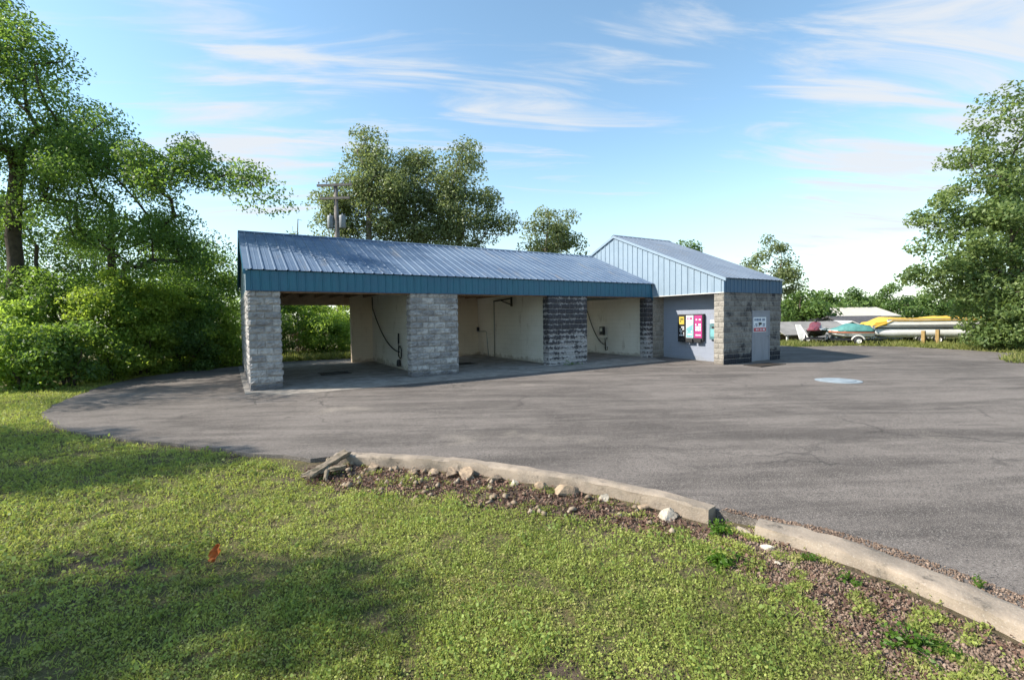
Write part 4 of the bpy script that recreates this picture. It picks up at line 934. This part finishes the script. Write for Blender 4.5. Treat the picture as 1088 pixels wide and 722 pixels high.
def trailer(label, px, d, L, W_, bed, wx, r, turn=0):
    t = local_thing('boat_trailer', label, 'trailer', px, d, -.02, HX + math.radians(turn))
    m = MB()
    for y in (-W_ / 2, W_ / 2): m.beam((-L / 2, y, bed), (L / 2 - .6, y, bed), .07, .10)
    for x in (-L / 2, -L / 4, 0, L / 4, L / 2 - .6): m.beam((x, -W_ / 2, bed - .002), (x, W_ / 2, bed - .002), .07, .08)
    m.beam((L / 2 - .6, -W_ / 2, bed), (L / 2 + .5, 0, bed - .04), .07, .09); m.beam((L / 2 - .6, W_ / 2, bed), (L / 2 + .5, 0, bed - .04), .07, .09); m.beam((L / 2 + .3, 0, bed - .04), (L / 2 + .3, 0, .02), .06, .06)
    m.build('frame', MAT['dkmetal'], t, False, True)
    for x in wx:
        wheel_at(t, x, -W_ / 2 - .17, r); wheel_at(t, x, W_ / 2 + .17, r)
        for s_ in (-1, 1):
            m = MB(); m.tube([(x + (r + .09) * math.cos(a), s_ * (W_ / 2 + .17), r + (r + .07) * math.sin(a)) for a in np.linspace(.15, math.pi - .15, 9)], .05, 6); m.build('mudguard', MAT['offwhite'], t, True, True)
    return t
# pontoon boat
PD = 28.2
ptr = trailer('dark low trailer under the white pontoon boat', 979, PD, 5.2, 1.5, .40, (-.3, .45), .22, -20)
pt = local_thing('pontoon_boat', 'white pontoon boat under a rumpled yellow cover', 'boat', 983, PD, -.22, HX + math.radians(-20))
for y in (-.85, .85):
    m = MB(); pts = [(-3.05, y, 1.02), (-2.95, y, .94), (-2.6, y, .86), (-2.0, y, .82)] + [(x, y, .82) for x in np.linspace(-1.4, 3.0, 5)] + [(3.08, y, .82)]
    m.tube(pts, [.03, .14, .24, .30, .30, .30, .30, .30, .30, .26], 16); m.build('pontoon', MAT['alu'], pt, True, True)
m = MB(); m.box(-2.95, 3.05, -1.2, 1.2, 1.13, 1.22); m.build('deck', MAT['steel'], pt, False, True)
for y in (-1.19, 1.19):
    m = MB(); m.box(-2.25, 2.95, y - .02, y + .02, 1.225, 1.56); fp = m.build('side_panel', MAT['white'], pt, False, True)
    m = MB(); m.box(-2.25, 2.95, y - .035, y + .035, 1.562, 1.60); m.box(-2.25, 2.95, y - .028, y + .028, 1.24, 1.27); m.build('rail', MAT['steel'], fp, False, True)
m = MB(); xs = np.linspace(-2.98, 2.98, 25); ysn_ = np.linspace(-1.26, 1.26, 11); rc = random.Random(4); vs = []
for i, x in enumerate(xs):
    f = min(1, (x + 2.98) / .8)
    for j, y in enumerate(ysn_):
        e = 1 - abs(y) / 1.26
        z = 1.28 + .28 * f + .13 * f * min(1, e * 2.2) * (.75 + .45 * math.sin(x * 2.1) ) + rc.uniform(-.05, .05)
        if j in (0, 10): z = 1.18 + .34 * f - (.0 if x > -2.2 else .12)
        vs.append((x, y, z))
m.add(vs, [(i * 11 + j, (i + 1) * 11 + j, (i + 1) * 11 + j + 1, i * 11 + j + 1) for i in range(24) for j in range(10)])
cv = m.build('cover', MAT['yellow'], pt, True, True); s_ = cv.modifiers.new('thickness', 'SOLIDIFY'); s_.thickness = .03
m = MB(); m.prism([(-2.96, -1.2, 1.225), (-2.26, -1.2, 1.225), (-2.26, -1.2, 1.48), (-2.8, -1.2, 1.4)], (0, 2.4, 0)); m.build('bow_cover', MAT['yellow'], pt, False, True)
m = MB(); m.box(3.06, 3.35, -.22, .22, .75, 1.75); add_bevel(m.build('outboard_motor', MAT['sign_black'], pt, False, True), .08)
# teal covered runabout
tt = trailer('small trailer with white wheel under the teal covered boat', 904, 27.5, 2.1, .9, .28, (.2,), .22, -20)
tb = local_thing('motor_boat', 'small white motor boat under a teal canvas cover', 'boat', 904, 27.5, .34, HX + math.radians(-20)); tb.scale = (.54, .70, .78)
hull = []; cover = []; stripe = []
for x, w, k, s in ((-2.25, .08, .50, .62), (-2.0, .34, .30, .60), (-1.5, .62, .12, .57), (-.8, .84, .04, .55), (0, .92, .0, .55), (1.0, .92, 0, .55), (1.75, .88, .02, .55)):
    hull.append([(x, 0, k), (x, -w * .75, k + .12), (x, -w, s - .12), (x, -w, s), (x, w, s), (x, w, s - .12), (x, w * .75, k + .12)])
    stripe.append([(x, -w - .012, s - .17), (x, -w - .012, s - .05), (x, w + .012, s - .05), (x, w + .012, s - .17)])
loft(hull).build('hull', MAT['white'], tb, False, True)
loft(stripe).build('stripe', MAT['tanstripe'], tb, False, True)
for x, w, h in ((-2.28, .10, .03), (-1.9, .40, .10), (-1.2, .74, .25), (-.5, .9, .50), (.1, .96, .52), (.9, .96, .42), (1.5, .94, .36), (1.82, .90, .08)):
    cover.append([(x, -w - .02, .50)] + [(x, w * math.cos(a) , .56 + h * math.sin(a) ** .7) for a in np.linspace(math.pi, 0, 9)] + [(x, w + .02, .50)])
loft(cover).build('cover', MAT['teal'], tb, True, True)
m = MB(); m.box(1.84, 2.12, -.17, .17, .1, .78); m.box(1.90, 2.05, -.06, .06, -.25, .1); add_bevel(m.build('outboard_motor', MAT['steel'], tb, False, True), .05)
# jet ski on a stand
js_t = trailer('little dark trailer carrying the maroon jet ski', 867, 28.5, 2.0, .8, .30, (.0,), .2, 52)
js = local_thing('jet_ski', 'maroon and white jet ski left of the teal boat', 'jet ski', 867, 28.5, .36, HX + math.radians(52))
hull = []; deck = []
for x, w, k, s in ((-1.35, .06, .40, .48), (-1.1, .28, .22, .46), (-.5, .48, .05, .42), (.3, .54, 0, .40), (1.2, .50, .02, .38)):
    hull.append([(x, 0, k), (x, -w * .7, k + .08), (x, -w, s), (x, w, s), (x, w * .7, k + .08)])
for x, w, z in ((-1.36, .07, .50), (-1.0, .30, .66), (-.5, .36, .82), (-.15, .30, .92), (.1, .2, .72), (.6, .2, .74), (1.1, .22, .70), (1.22, .18, .44)):
    deck.append([(x, -w - .06, .41), (x, -w * .8, z - .06), (x, -w * .4, z), (x, w * .4, z), (x, w * .8, z - .06), (x, w + .06, .41)])
loft(hull).build('hull', MAT['sign_black'], js, False, True)
loft(deck).build('body', MAT['red'], js, False, True)
m = MB(); m.prism([(.05, -.16, .76), (.55, -.16, .80), (1.1, -.16, .75), (1.1, -.16, .71), (.05, -.16, .72)], (0, .32, 0)); m.build('seat', MAT['black'], js, False, True)
m = MB(); m.tube([(-.12, -.36, 1.0), (-.18, -.1, 1.04), (-.18, .1, 1.04), (-.12, .36, 1.0)], .03, 8); m.tube([(-.25, 0, .86), (-.18, 0, 1.04)], .06, 8); m.build('handlebar', MAT['black'], js, True, True)
m = MB(); m.prism([(-1.28, -.375, .44), (-.4, -.52, .44), (1.2, -.53, .42), (1.2, -.53, .50), (-.4, -.52, .55), (-1.28, -.30, .52)], (0, .02, 0)); m.build('white_trim', MAT['white'], js, False, True)
# leaning white board
lb = local_thing('white_board', 'white board leaning against the carport post', 'board', 856, 30, -.02, HX)
m = MB(); m.prism([(-.30, 0, 0), (.36, 0, 0), (-.05, .5, 1.15), (-.34, .5, 1.15)], (0, .05, .01)); m.build('panel', MAT['white'], lb, False, True)
m = MB(); m.beam((.36, .02, .05), (-.05, .52, 1.15), .05, .06); m.build('edge_batten', MAT['offwhite'], lb, False, True)
# carport
cp = local_thing('carport', 'low open carport with long pale metal roof', 'carport', 860, 33, -.28, HX + math.radians(6))
rp = [(-2.5, 0, 1.95), (2.3, 0, 1.90)]
m = MB(); m.prism([(-3.2, -2.0, 1.20), (-3.2, 0, 2.02), (-3.2, 2.0, 1.20), (-3.2, 2.0, 1.15), (-3.2, 0, 1.97), (-3.2, -2.0, 1.15)], (5.2, 0, 0)); m.build('roof', MAT['carroof'], cp, False, True)
for x in (-3.0, -1.3, .4, 1.9):
    for y in (-1.9, 1.9):
        m = MB(); m.box(x - .05, x + .05, y - .05, y + .05, 0, 1.17); m.build('post', MAT['offwhite'], cp, False, True)
m = MB(); m.box(-3.1, 1.9, 1.80, 1.84, .15, 1.1); m.build('back_boards', MAT['wallwood'], cp, False, True)
# dark shed with white trimmed gable facing the lot
sh = local_thing('dark_shed', 'dark shed with white trimmed gable beside the carport', 'shed', 905, 33.5, -.30, HX - math.radians(20))
m = MB(); m.prism([(-1.05, 0, 0), (1.05, 0, 0), (1.05, 0, 1.45), (0, 0, 1.95), (-1.05, 0, 1.45)], (0, 4, 0)); m.build('walls', MAT['dksiding'], sh, False, True)
m = MB(); m.prism([(-1.25, -.1, 1.42), (0, -.1, 2.02), (1.25, -.1, 1.42), (1.25, -.1, 1.48), (0, -.1, 2.10), (-1.25, -.1, 1.48)], (0, 4.3, 0)); m.build('roof', MAT['offwhite'], sh, False, True)
m = MB(); m.box(-.6, .6, -.03, -.002, .1, 1.3); m.build('doorway', MAT['sign_black'], sh, False, True)
# house behind with pale roof
hs = local_thing('house', 'house behind the boats with pale roof and dark walls', 'house', 930, 42, -.15, HX + math.radians(12))
m = MB(); m.prism([(-2.2, 0, 0), (-2.2, 5, 0), (-2.2, 5, 1.9), (-2.2, 2.5, 2.5), (-2.2, 0, 1.6)], (5.4, 0, 0)); m.build('walls', MAT['dksiding'], hs, False, True)
m = MB(); m.prism([(-2.5, -.35, 1.45), (-2.5, 2.5, 2.62), (-2.5, 5.4, 1.8), (-2.5, 5.4, 1.72), (-2.5, 2.5, 2.52), (-2.5, -.35, 1.36)], (6, 0, 0)); m.build('roof', MAT['shingle'], hs, False, True)
m = MB(); m.box(-.9, .1, -.04, -.002, .7, 1.3); wn = m.build('window', MAT['white'], hs, False, True)
m = MB(); m.box(-.82, .02, -.05, -.042, .77, 1.23); m.build('pane', MAT['sign_black'], wn, False, True)
h2 = local_thing('house', 'farther building showing only a long cream roof', 'house', 914, 50, .15, HX)
m = MB(); m.prism([(-2.6, 0, 0), (-2.6, 6, 0), (-2.6, 6, 2.6), (-2.6, 3, 2.9), (-2.6, 0, 2.2)], (6.2, 0, 0)); m.build('walls', MAT['dksiding'], h2, False, True)
m = MB(); m.prism([(-2.9, -.4, 2.20), (-2.9, 3, 3.15), (-2.9, 6.4, 2.3), (-2.9, 6.4, 2.2), (-2.9, 3, 3.04), (-2.9, -.4, 2.1)], (6.8, 0, 0)); m.build('roof', m_basic('cream_roof', (.55, .50, .42), (.46, .42, .36), 2, .7), h2, False, True)
# posts before the pontoon boat
for px, py, lab in ((981, 365, 'left yellowed wooden post before the pontoon boat'), (996, 365, 'right yellowed wooden post before the pontoon boat')):
    p = at(px, py, 26.9); z = float(gz(p[0], p[1]))
    m = MB(); m.box(p[0] - .085, p[0] + .085, p[1] - .085, p[1] + .085, z - .1, z + .74 + (.05 if px > 990 else 0)); o = m.build('wooden_post', MAT['post'], None); add_bevel(o, .02); tag(o, lab, 'post', 'wooden posts by the boats')

# ------------------------------------------------------------------ lawn, verges, litter, gravel
def in_poly(x, y, poly):
    ins = np.zeros(len(x), bool); n = len(poly)
    for i in range(n):
        x1, y1 = poly[i]; x2, y2 = poly[(i + 1) % n]
        c = ((y1 > y) != (y2 > y)) & (x < (x2 - x1) * (y - y1) / (y2 - y1 + 1e-12) + x1); ins ^= c
    return ins
EDGE = [(.36, -7.62), (.43, -8.18), (.85, -8.72), (1.30, -9.22), (1.89, -9.86), (2.38, -10.51), (2.85, -11.21), (3.17, -11.56), (3.36, -11.85), (3.30, -12.2), (3.18, -12.55), (3.16, -12.9), (3.02, -13.2), (2.92, -13.6), (2.95, -14.2), (2.9, -15.2), (2.2, -17)]
LAWN = EDGE + [(-9, -17), (-12, -6), (-11, 5.2), (-6.2, 5.4), (-3.6, 7.9), (-1.9, 9.2), (-.2, 10.2), (-.15, 8.7), (-1.95, 7.95), (-3.25, 6.55), (-3.95, 4.2), (-4.16, 2.3), (-4.25, .7), (-4.08, -.75), (-3.48, -2.38), (-2.68, -3.66), (-1.95, -4.64), (-1.16, -5.51), (-.25, -6.63)]
def grass_mesh(name, poly, n, rng, mat, size, hgt, lod=None, bare=.30):
    xs = [p[0] for p in poly]; ys = [p[1] for p in poly]
    x = rng.uniform(min(xs), max(xs), n); y = rng.uniform(min(ys), max(ys), n)
    jx = x + rng.normal(size=n) * .06; jy = y + rng.normal(size=n) * .06
    k = in_poly(jx, jy, poly); x, y = x[k], y[k]
    d = np.hypot(x - CAM[0], y - CAM[1]); keep = np.ones(len(x), bool)
    if lod: keep &= rng.random(len(x)) < np.clip((lod / d) ** 1.5, .10, 1)
    patch = .30 * vnoise(x, y, .42, 11) + .50 * vnoise(x, y, .13, 12) + .20 * vnoise(x, y, 1.7, 13)
    keep &= rng.random(len(x)) < np.clip((patch - bare) * 9, .22 if bare < .4 else .02, 1)
    x, y, d, patch = x[keep], y[keep], d[keep], patch[keep]; n = len(x)
    sc = np.clip((d / (lod or 5)) ** .65, 1, 2.6)
    clump = vnoise(x, y, .13, 21); hh = hgt * (.35 + 1.1 * clump) * rng.uniform(.25, 1.15, n)
    z = tz(x, y) + hh
    P = np.stack([x, y, z], 1); blade = rng.random(n) < .52
    s = size * sc * rng.uniform(.6, 1.3, n)
    nm = rng.normal(size=(n, 3)) * .65; nm[:, 2] += .9; nm /= np.linalg.norm(nm, axis=1)[:, None]
    a = rng.normal(size=(n, 3)); a -= (a * nm).sum(1)[:, None] * nm; a /= np.linalg.norm(a, axis=1)[:, None]
    b = np.cross(nm, a); s1 = s[:, None]
    V = np.stack([P - a * s1 * .55, P + b * s1 * .42, P + a * s1 * .55, P - b * s1 * .42], 1)
    # blades: narrow, upright, leaning
    lean = rng.normal(size=(n, 3)) * .55; lean[:, 2] = 1; lean /= np.linalg.norm(lean, axis=1)[:, None]
    side = np.cross(lean, rng.normal(size=(n, 3))); side /= np.linalg.norm(side, axis=1)[:, None] + 1e-6
    B0 = P.copy(); B0[:, 2] = tz(x, y) - .005; bl = (hh + s * 1.3)[:, None]; bw = (s * .13)[:, None]
    Vb = np.stack([B0 - side * bw, B0 + side * bw, B0 + lean * bl + side * bw * .35 + np.array([0, 0, -.004]), B0 + lean * bl - side * bw * .2], 1)
    V[blade] = Vb[blade]
    tint = np.clip(.15 + .75 * vnoise(x, y, .8, 31) * .6 + .35 * vnoise(x, y, .22, 32) + rng.normal(size=n) * .16, 0, 1)
    o = quads_mesh(name, V, tint, mat, None); return o
g1 = grass_mesh('lawn_grass', LAWN, 3900000, np.random.default_rng(1), MAT['grass'], .0165, .038, 3.2)
tag(g1, 'low clover and grass covering the front lawn', 'grass', kind='stuff')
STRIP_B = [(-.3, 8.9), (1.6, 9.75), (4.5, 9.2), (10, 9.5), (24, 10.3), (30, 12), (24, 16), (8, 15), (-2, 14), (-8, 9), (-3.5, 7.9)]
g2 = grass_mesh('verge_grass', STRIP_B, 110000, np.random.default_rng(2), MAT['verge'], .07, .13, None, .2)
tag(g2, 'rough grass strip behind the car wash', 'grass', kind='stuff')
STRIP_R = [(26.2, -.4), (29, -1.8), (30.2, -3.7), (30.0, -6.4), (29.4, -8.2), (25.6, -8.55), (24.4, -9.2), (24.9, -9.8), (27.5, -10.7), (45, -13), (50, 0), (44, 14), (27, 12), (26.6, 6)]
g3 = grass_mesh('verge_grass', STRIP_R, 110000, np.random.default_rng(3), MAT['verge'], .07, .05, None, .25)
tag(g3, 'rough grass strip under the boats on the right', 'grass', kind='stuff')
STRIP_L = [(-11, 5.0), (-6.2, 4.9), (-3.6, 7.7), (-1.9, 9.0), (-.2, 10.0), (-2, 13), (-9, 11), (-14, 6)]

BED = [(.42, -7.62), (.95, -7.62), (1.50, -8.22), (2.20, -8.95), (2.80, -9.88), (3.26, -10.62), (3.52, -11.25), (3.66, -11.75), (3.42, -11.85), (3.12, -11.60), (2.78, -11.20), (2.30, -10.50), (1.80, -9.86), (1.22, -9.22), (.76, -8.72), (.34, -8.20)]
BED2 = [(3.72, -11.75), (4.05, -12.1), (3.90, -12.5), (3.94, -13.1), (3.92, -13.6), (3.86, -14.0), (3.7, -14.7), (3.4, -15.6), (2.6, -15.6), (2.85, -14.2), (2.85, -13.6), (2.94, -13.2), (3.06, -12.9), (3.10, -12.5), (3.2, -12.1), (3.28, -11.8)]
def litter(name, poly, n, rng, mat, size, label, thr=.0, edge=None):
    xs = [p[0] for p in poly]; ys = [p[1] for p in poly]
    x = rng.uniform(min(xs), max(xs), n); y = rng.uniform(min(ys), max(ys), n)
    k = in_poly(x + rng.normal(size=n) * .05, y + rng.normal(size=n) * .05, poly) & (vnoise(x, y, .3, 55) > thr); x, y = x[k], y[k]; n = len(x)
    P = np.stack([x, y, tz(x, y) + rng.uniform(.0, .034, n) * (.4 + vnoise(x, y, .2, 8))], 1)
    V = leaf_quads(P, size, rng, None, .6, .35, 0)
    V[:, 2, 2] += rng.uniform(-.3, .7, n) * size * .4; V[:, 1, 2] += rng.uniform(0, .5, n) * size * .4
    o = quads_mesh(name, V, np.clip(rng.normal(size=n) * .25 + .45, 0, 1), mat, None); tag(o, label, 'leaf litter', kind='stuff'); return o
litter('leaf_litter', BED, 9000, np.random.default_rng(14), MAT['litter'], .028, 'small brown leaf scraps among the rocks by the kerb')
litter('leaf_litter', BED, 8000, np.random.default_rng(4), MAT['litter'], .052, 'dead brown leaves heaped along the kerb')
litter('leaf_litter', BED2, 6500, np.random.default_rng(5), MAT['litter'], .034, 'scattered brown leaf bits on the gravel by the right kerb', .35)
def pebbles(name, poly, n, rng, mat, size, label, zf, thr=0.):
    xs = [p[0] for p in poly]; ys = [p[1] for p in poly]
    x = rng.uniform(min(xs), max(xs), n); y = rng.uniform(min(ys), max(ys), n); k = in_poly(x, y, poly) & (vnoise(x, y, .35, 66) > thr); x, y = x[k], y[k]; n = len(x)
    s = size * rng.uniform(.35, 1.0, n) ** 1.6 + .003
    c = np.stack([x, y, zf(x, y) + s * .3], 1)
    D = np.array([[1, 0, 0], [0, 1, 0], [-1, 0, 0], [0, -1, 0], [0, 0, .8], [0, 0, -.6]])
    V = c[:, None, :] + D[None] * s[:, None, None] * rng.uniform(.55, 1.2, (n, 6, 3)) + rng.normal(size=(n, 6, 3)) * s[:, None, None] * .15
    F = np.array([[0, 1, 4], [1, 2, 4], [2, 3, 4], [3, 0, 4], [1, 0, 5], [2, 1, 5], [3, 2, 5], [0, 3, 5]])
    FF = (F[None] + np.arange(n)[:, None, None] * 6).reshape(-1, 3)
    me = bpy.data.meshes.new(name); m_ = len(FF)
    me.vertices.add(6 * n); me.vertices.foreach_set('co', V.reshape(-1).astype(np.float32)); me.loops.add(3 * m_); me.loops.foreach_set('vertex_index', FF.reshape(-1).astype(np.int32))
    me.polygons.add(m_); me.polygons.foreach_set('loop_start', np.arange(0, 3 * m_, 3, dtype=np.int32)); me.polygons.foreach_set('loop_total', np.full(m_, 3, dtype=np.int32))
    a = me.attributes.new('tint', 'FLOAT', 'FACE'); a.data.foreach_set('value', np.repeat(rng.random(n), 8).astype(np.float32)); me.update(calc_edges=True)
    o = link_mesh(name, me, mat, None); tag(o, label, 'gravel', kind='stuff')
g5 = grass_mesh('lawn_grass', BED, 50000, np.random.default_rng(18), MAT['grass'], .020, .045, None, .56)
tag(g5, 'grass tufts creeping into the leaf strip below the kerb', 'grass', kind='stuff')
g6 = grass_mesh('tall_grass', LAWN, 700000, np.random.default_rng(19), MAT['tallgrass'], .026, .085, 3.6, .58)
tag(g6, 'taller uncut grass tufts standing in patches over the lawn', 'grass', kind='stuff')
litter('thatch', LAWN, 45000, np.random.default_rng(20), MAT['lf_dead'], .020, 'dry straw coloured scraps scattered over the lawn')
g4 = grass_mesh('lawn_grass', BED2, 60000, np.random.default_rng(16), MAT['grass'], .022, .035, None, .60)
tag(g4, 'thin grass patches coming up through the gravel', 'grass', kind='stuff')
pebbles('gravel', BED2, 24000, np.random.default_rng(6), MAT['pebble'], .015, 'reddish brown gravel and dirt beside the right kerb', tz)
pebbles('rubble', BED, 420, np.random.default_rng(17), MAT['rubble'], .062, 'broken concrete and stone rubble in the leaves along the curved kerb', lambda x, y: tz(x, y) + .012)
pebbles('gravel', BED, 6000, np.random.default_rng(7), MAT['pebble'], .020, 'broken stone bits along the curved kerb', tz)
KP = [(3.95, -11.68), (4.05, -11.7), (4.45, -12.5), (4.55, -13.1), (4.50, -13.9), (4.25, -14.9), (4.1, -14.5), (4.25, -13.89), (4.31, -13.48), (4.33, -13.03), (4.26, -12.5), (4.08, -12.05)]
pebbles('gravel', KP, 9000, np.random.default_rng(8), MAT['pebble'], .012, 'red dirt and grit swept against the paved side of right kerb', lambda x, y: gz(x, y) + .002, .25)

def rock(name, label, cat, x, y, s, mat, seed, sq=(1, 1, .7), group=None, zoff=.0):
    bm = bmesh.new(); bmesh.ops.create_icosphere(bm, subdivisions=3, radius=1); r = np.random.default_rng(seed)
    planes = r.normal(size=(13, 3)); planes /= np.linalg.norm(planes, axis=1)[:, None]; off = r.uniform(.42, .85, 13)
    for v in bm.verts:
        p = np.array(v.co)
        for n_, o_ in zip(planes, off):
            e = p @ n_ - o_
            if e > 0: p = p - n_ * e * .97
        p = p * (1 + r.normal() * .035); v.co = Vector((p[0] * s * sq[0], p[1] * s * sq[1], p[2] * s * sq[2]))
    me = bpy.data.meshes.new(name); bm.to_mesh(me); bm.free(); o = link_mesh(name, me, mat, None); o.location = (x, y, float(tz(x, y)) + s * sq[2] * .18 + zoff); o.rotation_euler = (0, 0, r.uniform(0, 6))
    return tag(o, label, cat, group)
RKG = 'rocks along the curved kerb'
for i, (u, s, lab) in enumerate([(.10, .13, 'first broad tan rock right of the weathered log'), (.165, .085, 'small grey rock after the first broad rock'), (.225, .12, 'brown rock against the kerb, third from the log'), (.285, .10, 'angular grey rock, fourth from the log'), (.335, .115, 'tilted grey rock left of the large orange one'),
        (.40, .165, 'largest orange tan rock in middle of the kerb'), (.475, .11, 'pointed rock just right of the largest orange one'), (.53, .08, 'small pale rock, second right of the orange rock'), (.60, .09, 'rough brown rock before the flat tan one'), (.67, .14, 'flat tan rock near the right third of kerb'), (.755, .085, 'small flat pale rock near the kerb right end'), (.86, .08, 'knobby rock, last but one before the break'), (.93, .11, 'white topped rock closest to the kerb break')]):
    L_k = [math.dist(p, q) for p, q in zip(K1, K1[1:])]; tgt = u * sum(L_k)
    for (p, q), l in zip(zip(K1, K1[1:]), L_k):
        if tgt <= l: break
        tgt -= l
    d_ = Vector((q[0] - p[0], q[1] - p[1])) / l; off = .25 + s * .55
    x, y = p[0] + d_.x * tgt + d_.y * off, p[1] + d_.y * tgt - d_.x * off
    rock('kerb_rock', lab, 'rock', x, y, s, MAT['palerock'] if i in (7, 10, 12) else MAT['rock'], 200 + i, (1.15, .9, .8), RKG, .005)
rock('loose_stone', 'pale loose stone on gravel below the kerb gap', 'stone', 3.72, -12.36, .062, MAT['palerock'], 301, (1.25, .8, .6))
rock('loose_stone', 'tiny pale stone on gravel nearer the lawn', 'stone', 3.52, -12.56, .035, MAT['palerock'], 302)
rock('broken_kerb_piece', 'pale chunk of broken concrete in the kerb gap', 'rubble', 3.86, -12.02, .085, MAT['kerb'], 303, (1.3, .9, .6))
# weathered log and stick at the kerb's start
lg = thing('weathered_log', 'mossy broken log lying at the left end of kerb', 'log', (.62, -7.78, float(tz(.62, -7.78))))
zz = float(tz(.62, -7.78)); m = MB(); rl = random.Random(8)
def knotty(a, b, r, n=9, seg=9):
    a, b = Vector(a), Vector(b); k0 = len(m.v)
    m.tube([a.lerp(b, i / n) for i in range(n + 1)], [r * (.8 + rl.random() * .4) for i in range(n + 1)], 14)
    rg = [rl.uniform(-.28, .22) for _ in range(14)]                       # long splintered ridges, torn ends
    for i in range(n + 1):
        ax_ = a.lerp(b, i / n)
        for k in range(14):
            p = Vector(m.v[k0 + i * 14 + k]); q = ax_ + (p - ax_) * (1 + rg[k] + rl.uniform(-.13, .13))
            if i in (0, n): q += (b - a).normalized() * rl.uniform(-.07, .07)
            q.z = ax_.z + (q.z - ax_.z) * .75; m.v[k0 + i * 14 + k] = tuple(q)
knotty((.36, -8.05, zz + .06), (.95, -7.62, zz + .19), .062); m.build('main_piece', MAT['log'], lg)
m = MB(); knotty((.30, -7.85, zz + .03), (.80, -8.02, zz + .10), .045, 6); m.build('split_piece', MAT['log'], lg)
m = MB(); knotty((.55, -8.2, zz + .02), (.68, -7.72, zz + .16), .035, 5); m.build('broken_branch', MAT['log'], lg)
# dead leaf on the lawn
ol = MB(); c = Vector((-.65, -9.80, float(tz(-.65, -9.80)) + .075))
u_, v_ = Vector((.80, -.45, .40)).normalized(), Vector((.25, .3, .92)).normalized(); nn_ = u_.cross(v_)
grid = []
for i in range(7):
    t_ = i / 6; wv = .05 * math.sin(math.pi * min(1, t_ * .92 + .06)) ** .8
    for j in range(-2, 3): grid.append(c + v_ * (t_ - .45) * .15 + u_ * wv * j / 2 * (1 + .3 * ((i + j) % 2)) + nn_ * (.02 * abs(j) + .012 * math.sin(i * 2.)))
ol.add(grid, [(i * 5 + j, i * 5 + j + 1, (i + 1) * 5 + j + 1, (i + 1) * 5 + j) for i in range(6) for j in range(4)])
o = ol.build('fallen_leaf', MAT['orange'], None); tag(o, 'single curled orange dead leaf standing on the lawn', 'leaf'); s_ = o.modifiers.new('thickness', 'SOLIDIFY'); s_.thickness = .002
# weeds
def weed(label, x, y, n, size, h, spread, seed, z=None):
    r = np.random.default_rng(seed); z0 = float(tz(x, y)) if z is None else z
    t = thing('weed', label, 'weed', (x, y, z0)); st = MB(); V = []
    for i in range(n):
        a = r.uniform(0, 6.28); rr_ = spread * r.random() ** .6; hh = h * r.uniform(.4, 1.1) * (1 - .5 * rr_ / spread)
        tip = np.array([math.cos(a) * rr_, math.sin(a) * rr_, hh])
        st.tube([(x, y, z0 - .01), (x + tip[0] * .45, y + tip[1] * .45, z0 + hh * .65), (x + tip[0], y + tip[1], z0 + hh)], .0022, 4)
        P = tip * r.uniform(.35, 1.1, (7, 1)) + r.normal(size=(7, 3)) * size * .35
        P[:, 2] = np.maximum(P[:, 2], .01); V.append(leaf_quads(P, size, r, None, .5, .5, .2))
    st.build('stems', MAT['weed'], t); V = np.concatenate(V)
    quads_mesh('leaves', V, np.clip(r.normal(size=len(V)) * .22 + .5, 0, 1), MAT['weed'], t)
weed('bushy green weed in the gap between the kerbs', 3.66, -11.90, 26, .045, .16, .15, 1)
weed('low spiky rosette weed at the edge of gravel', 3.12, -12.32, 22, .060, .10, .17, 2)
weed('small upright weed on the asphalt beyond right kerb', 4.34, -13.63, 6, .032, .15, .03, 3, float(gz(4.34, -13.63)))
weed('little weed against the wide kerb, upper one', 3.80, -12.68, 10, .032, .08, .09, 4)
weed('little weed against the wide kerb, middle one', 3.74, -13.0, 12, .034, .08, .10, 5)
weed('leafy weed patch on gravel near the lower right corner', 3.30, -13.60, 34, .042, .10, .26, 6)
weed('ragged weed at the foot of the dark stained pillar', 10.9, -.08, 14, .07, .18, .5, 7, float(gz(10.9, -.1)))
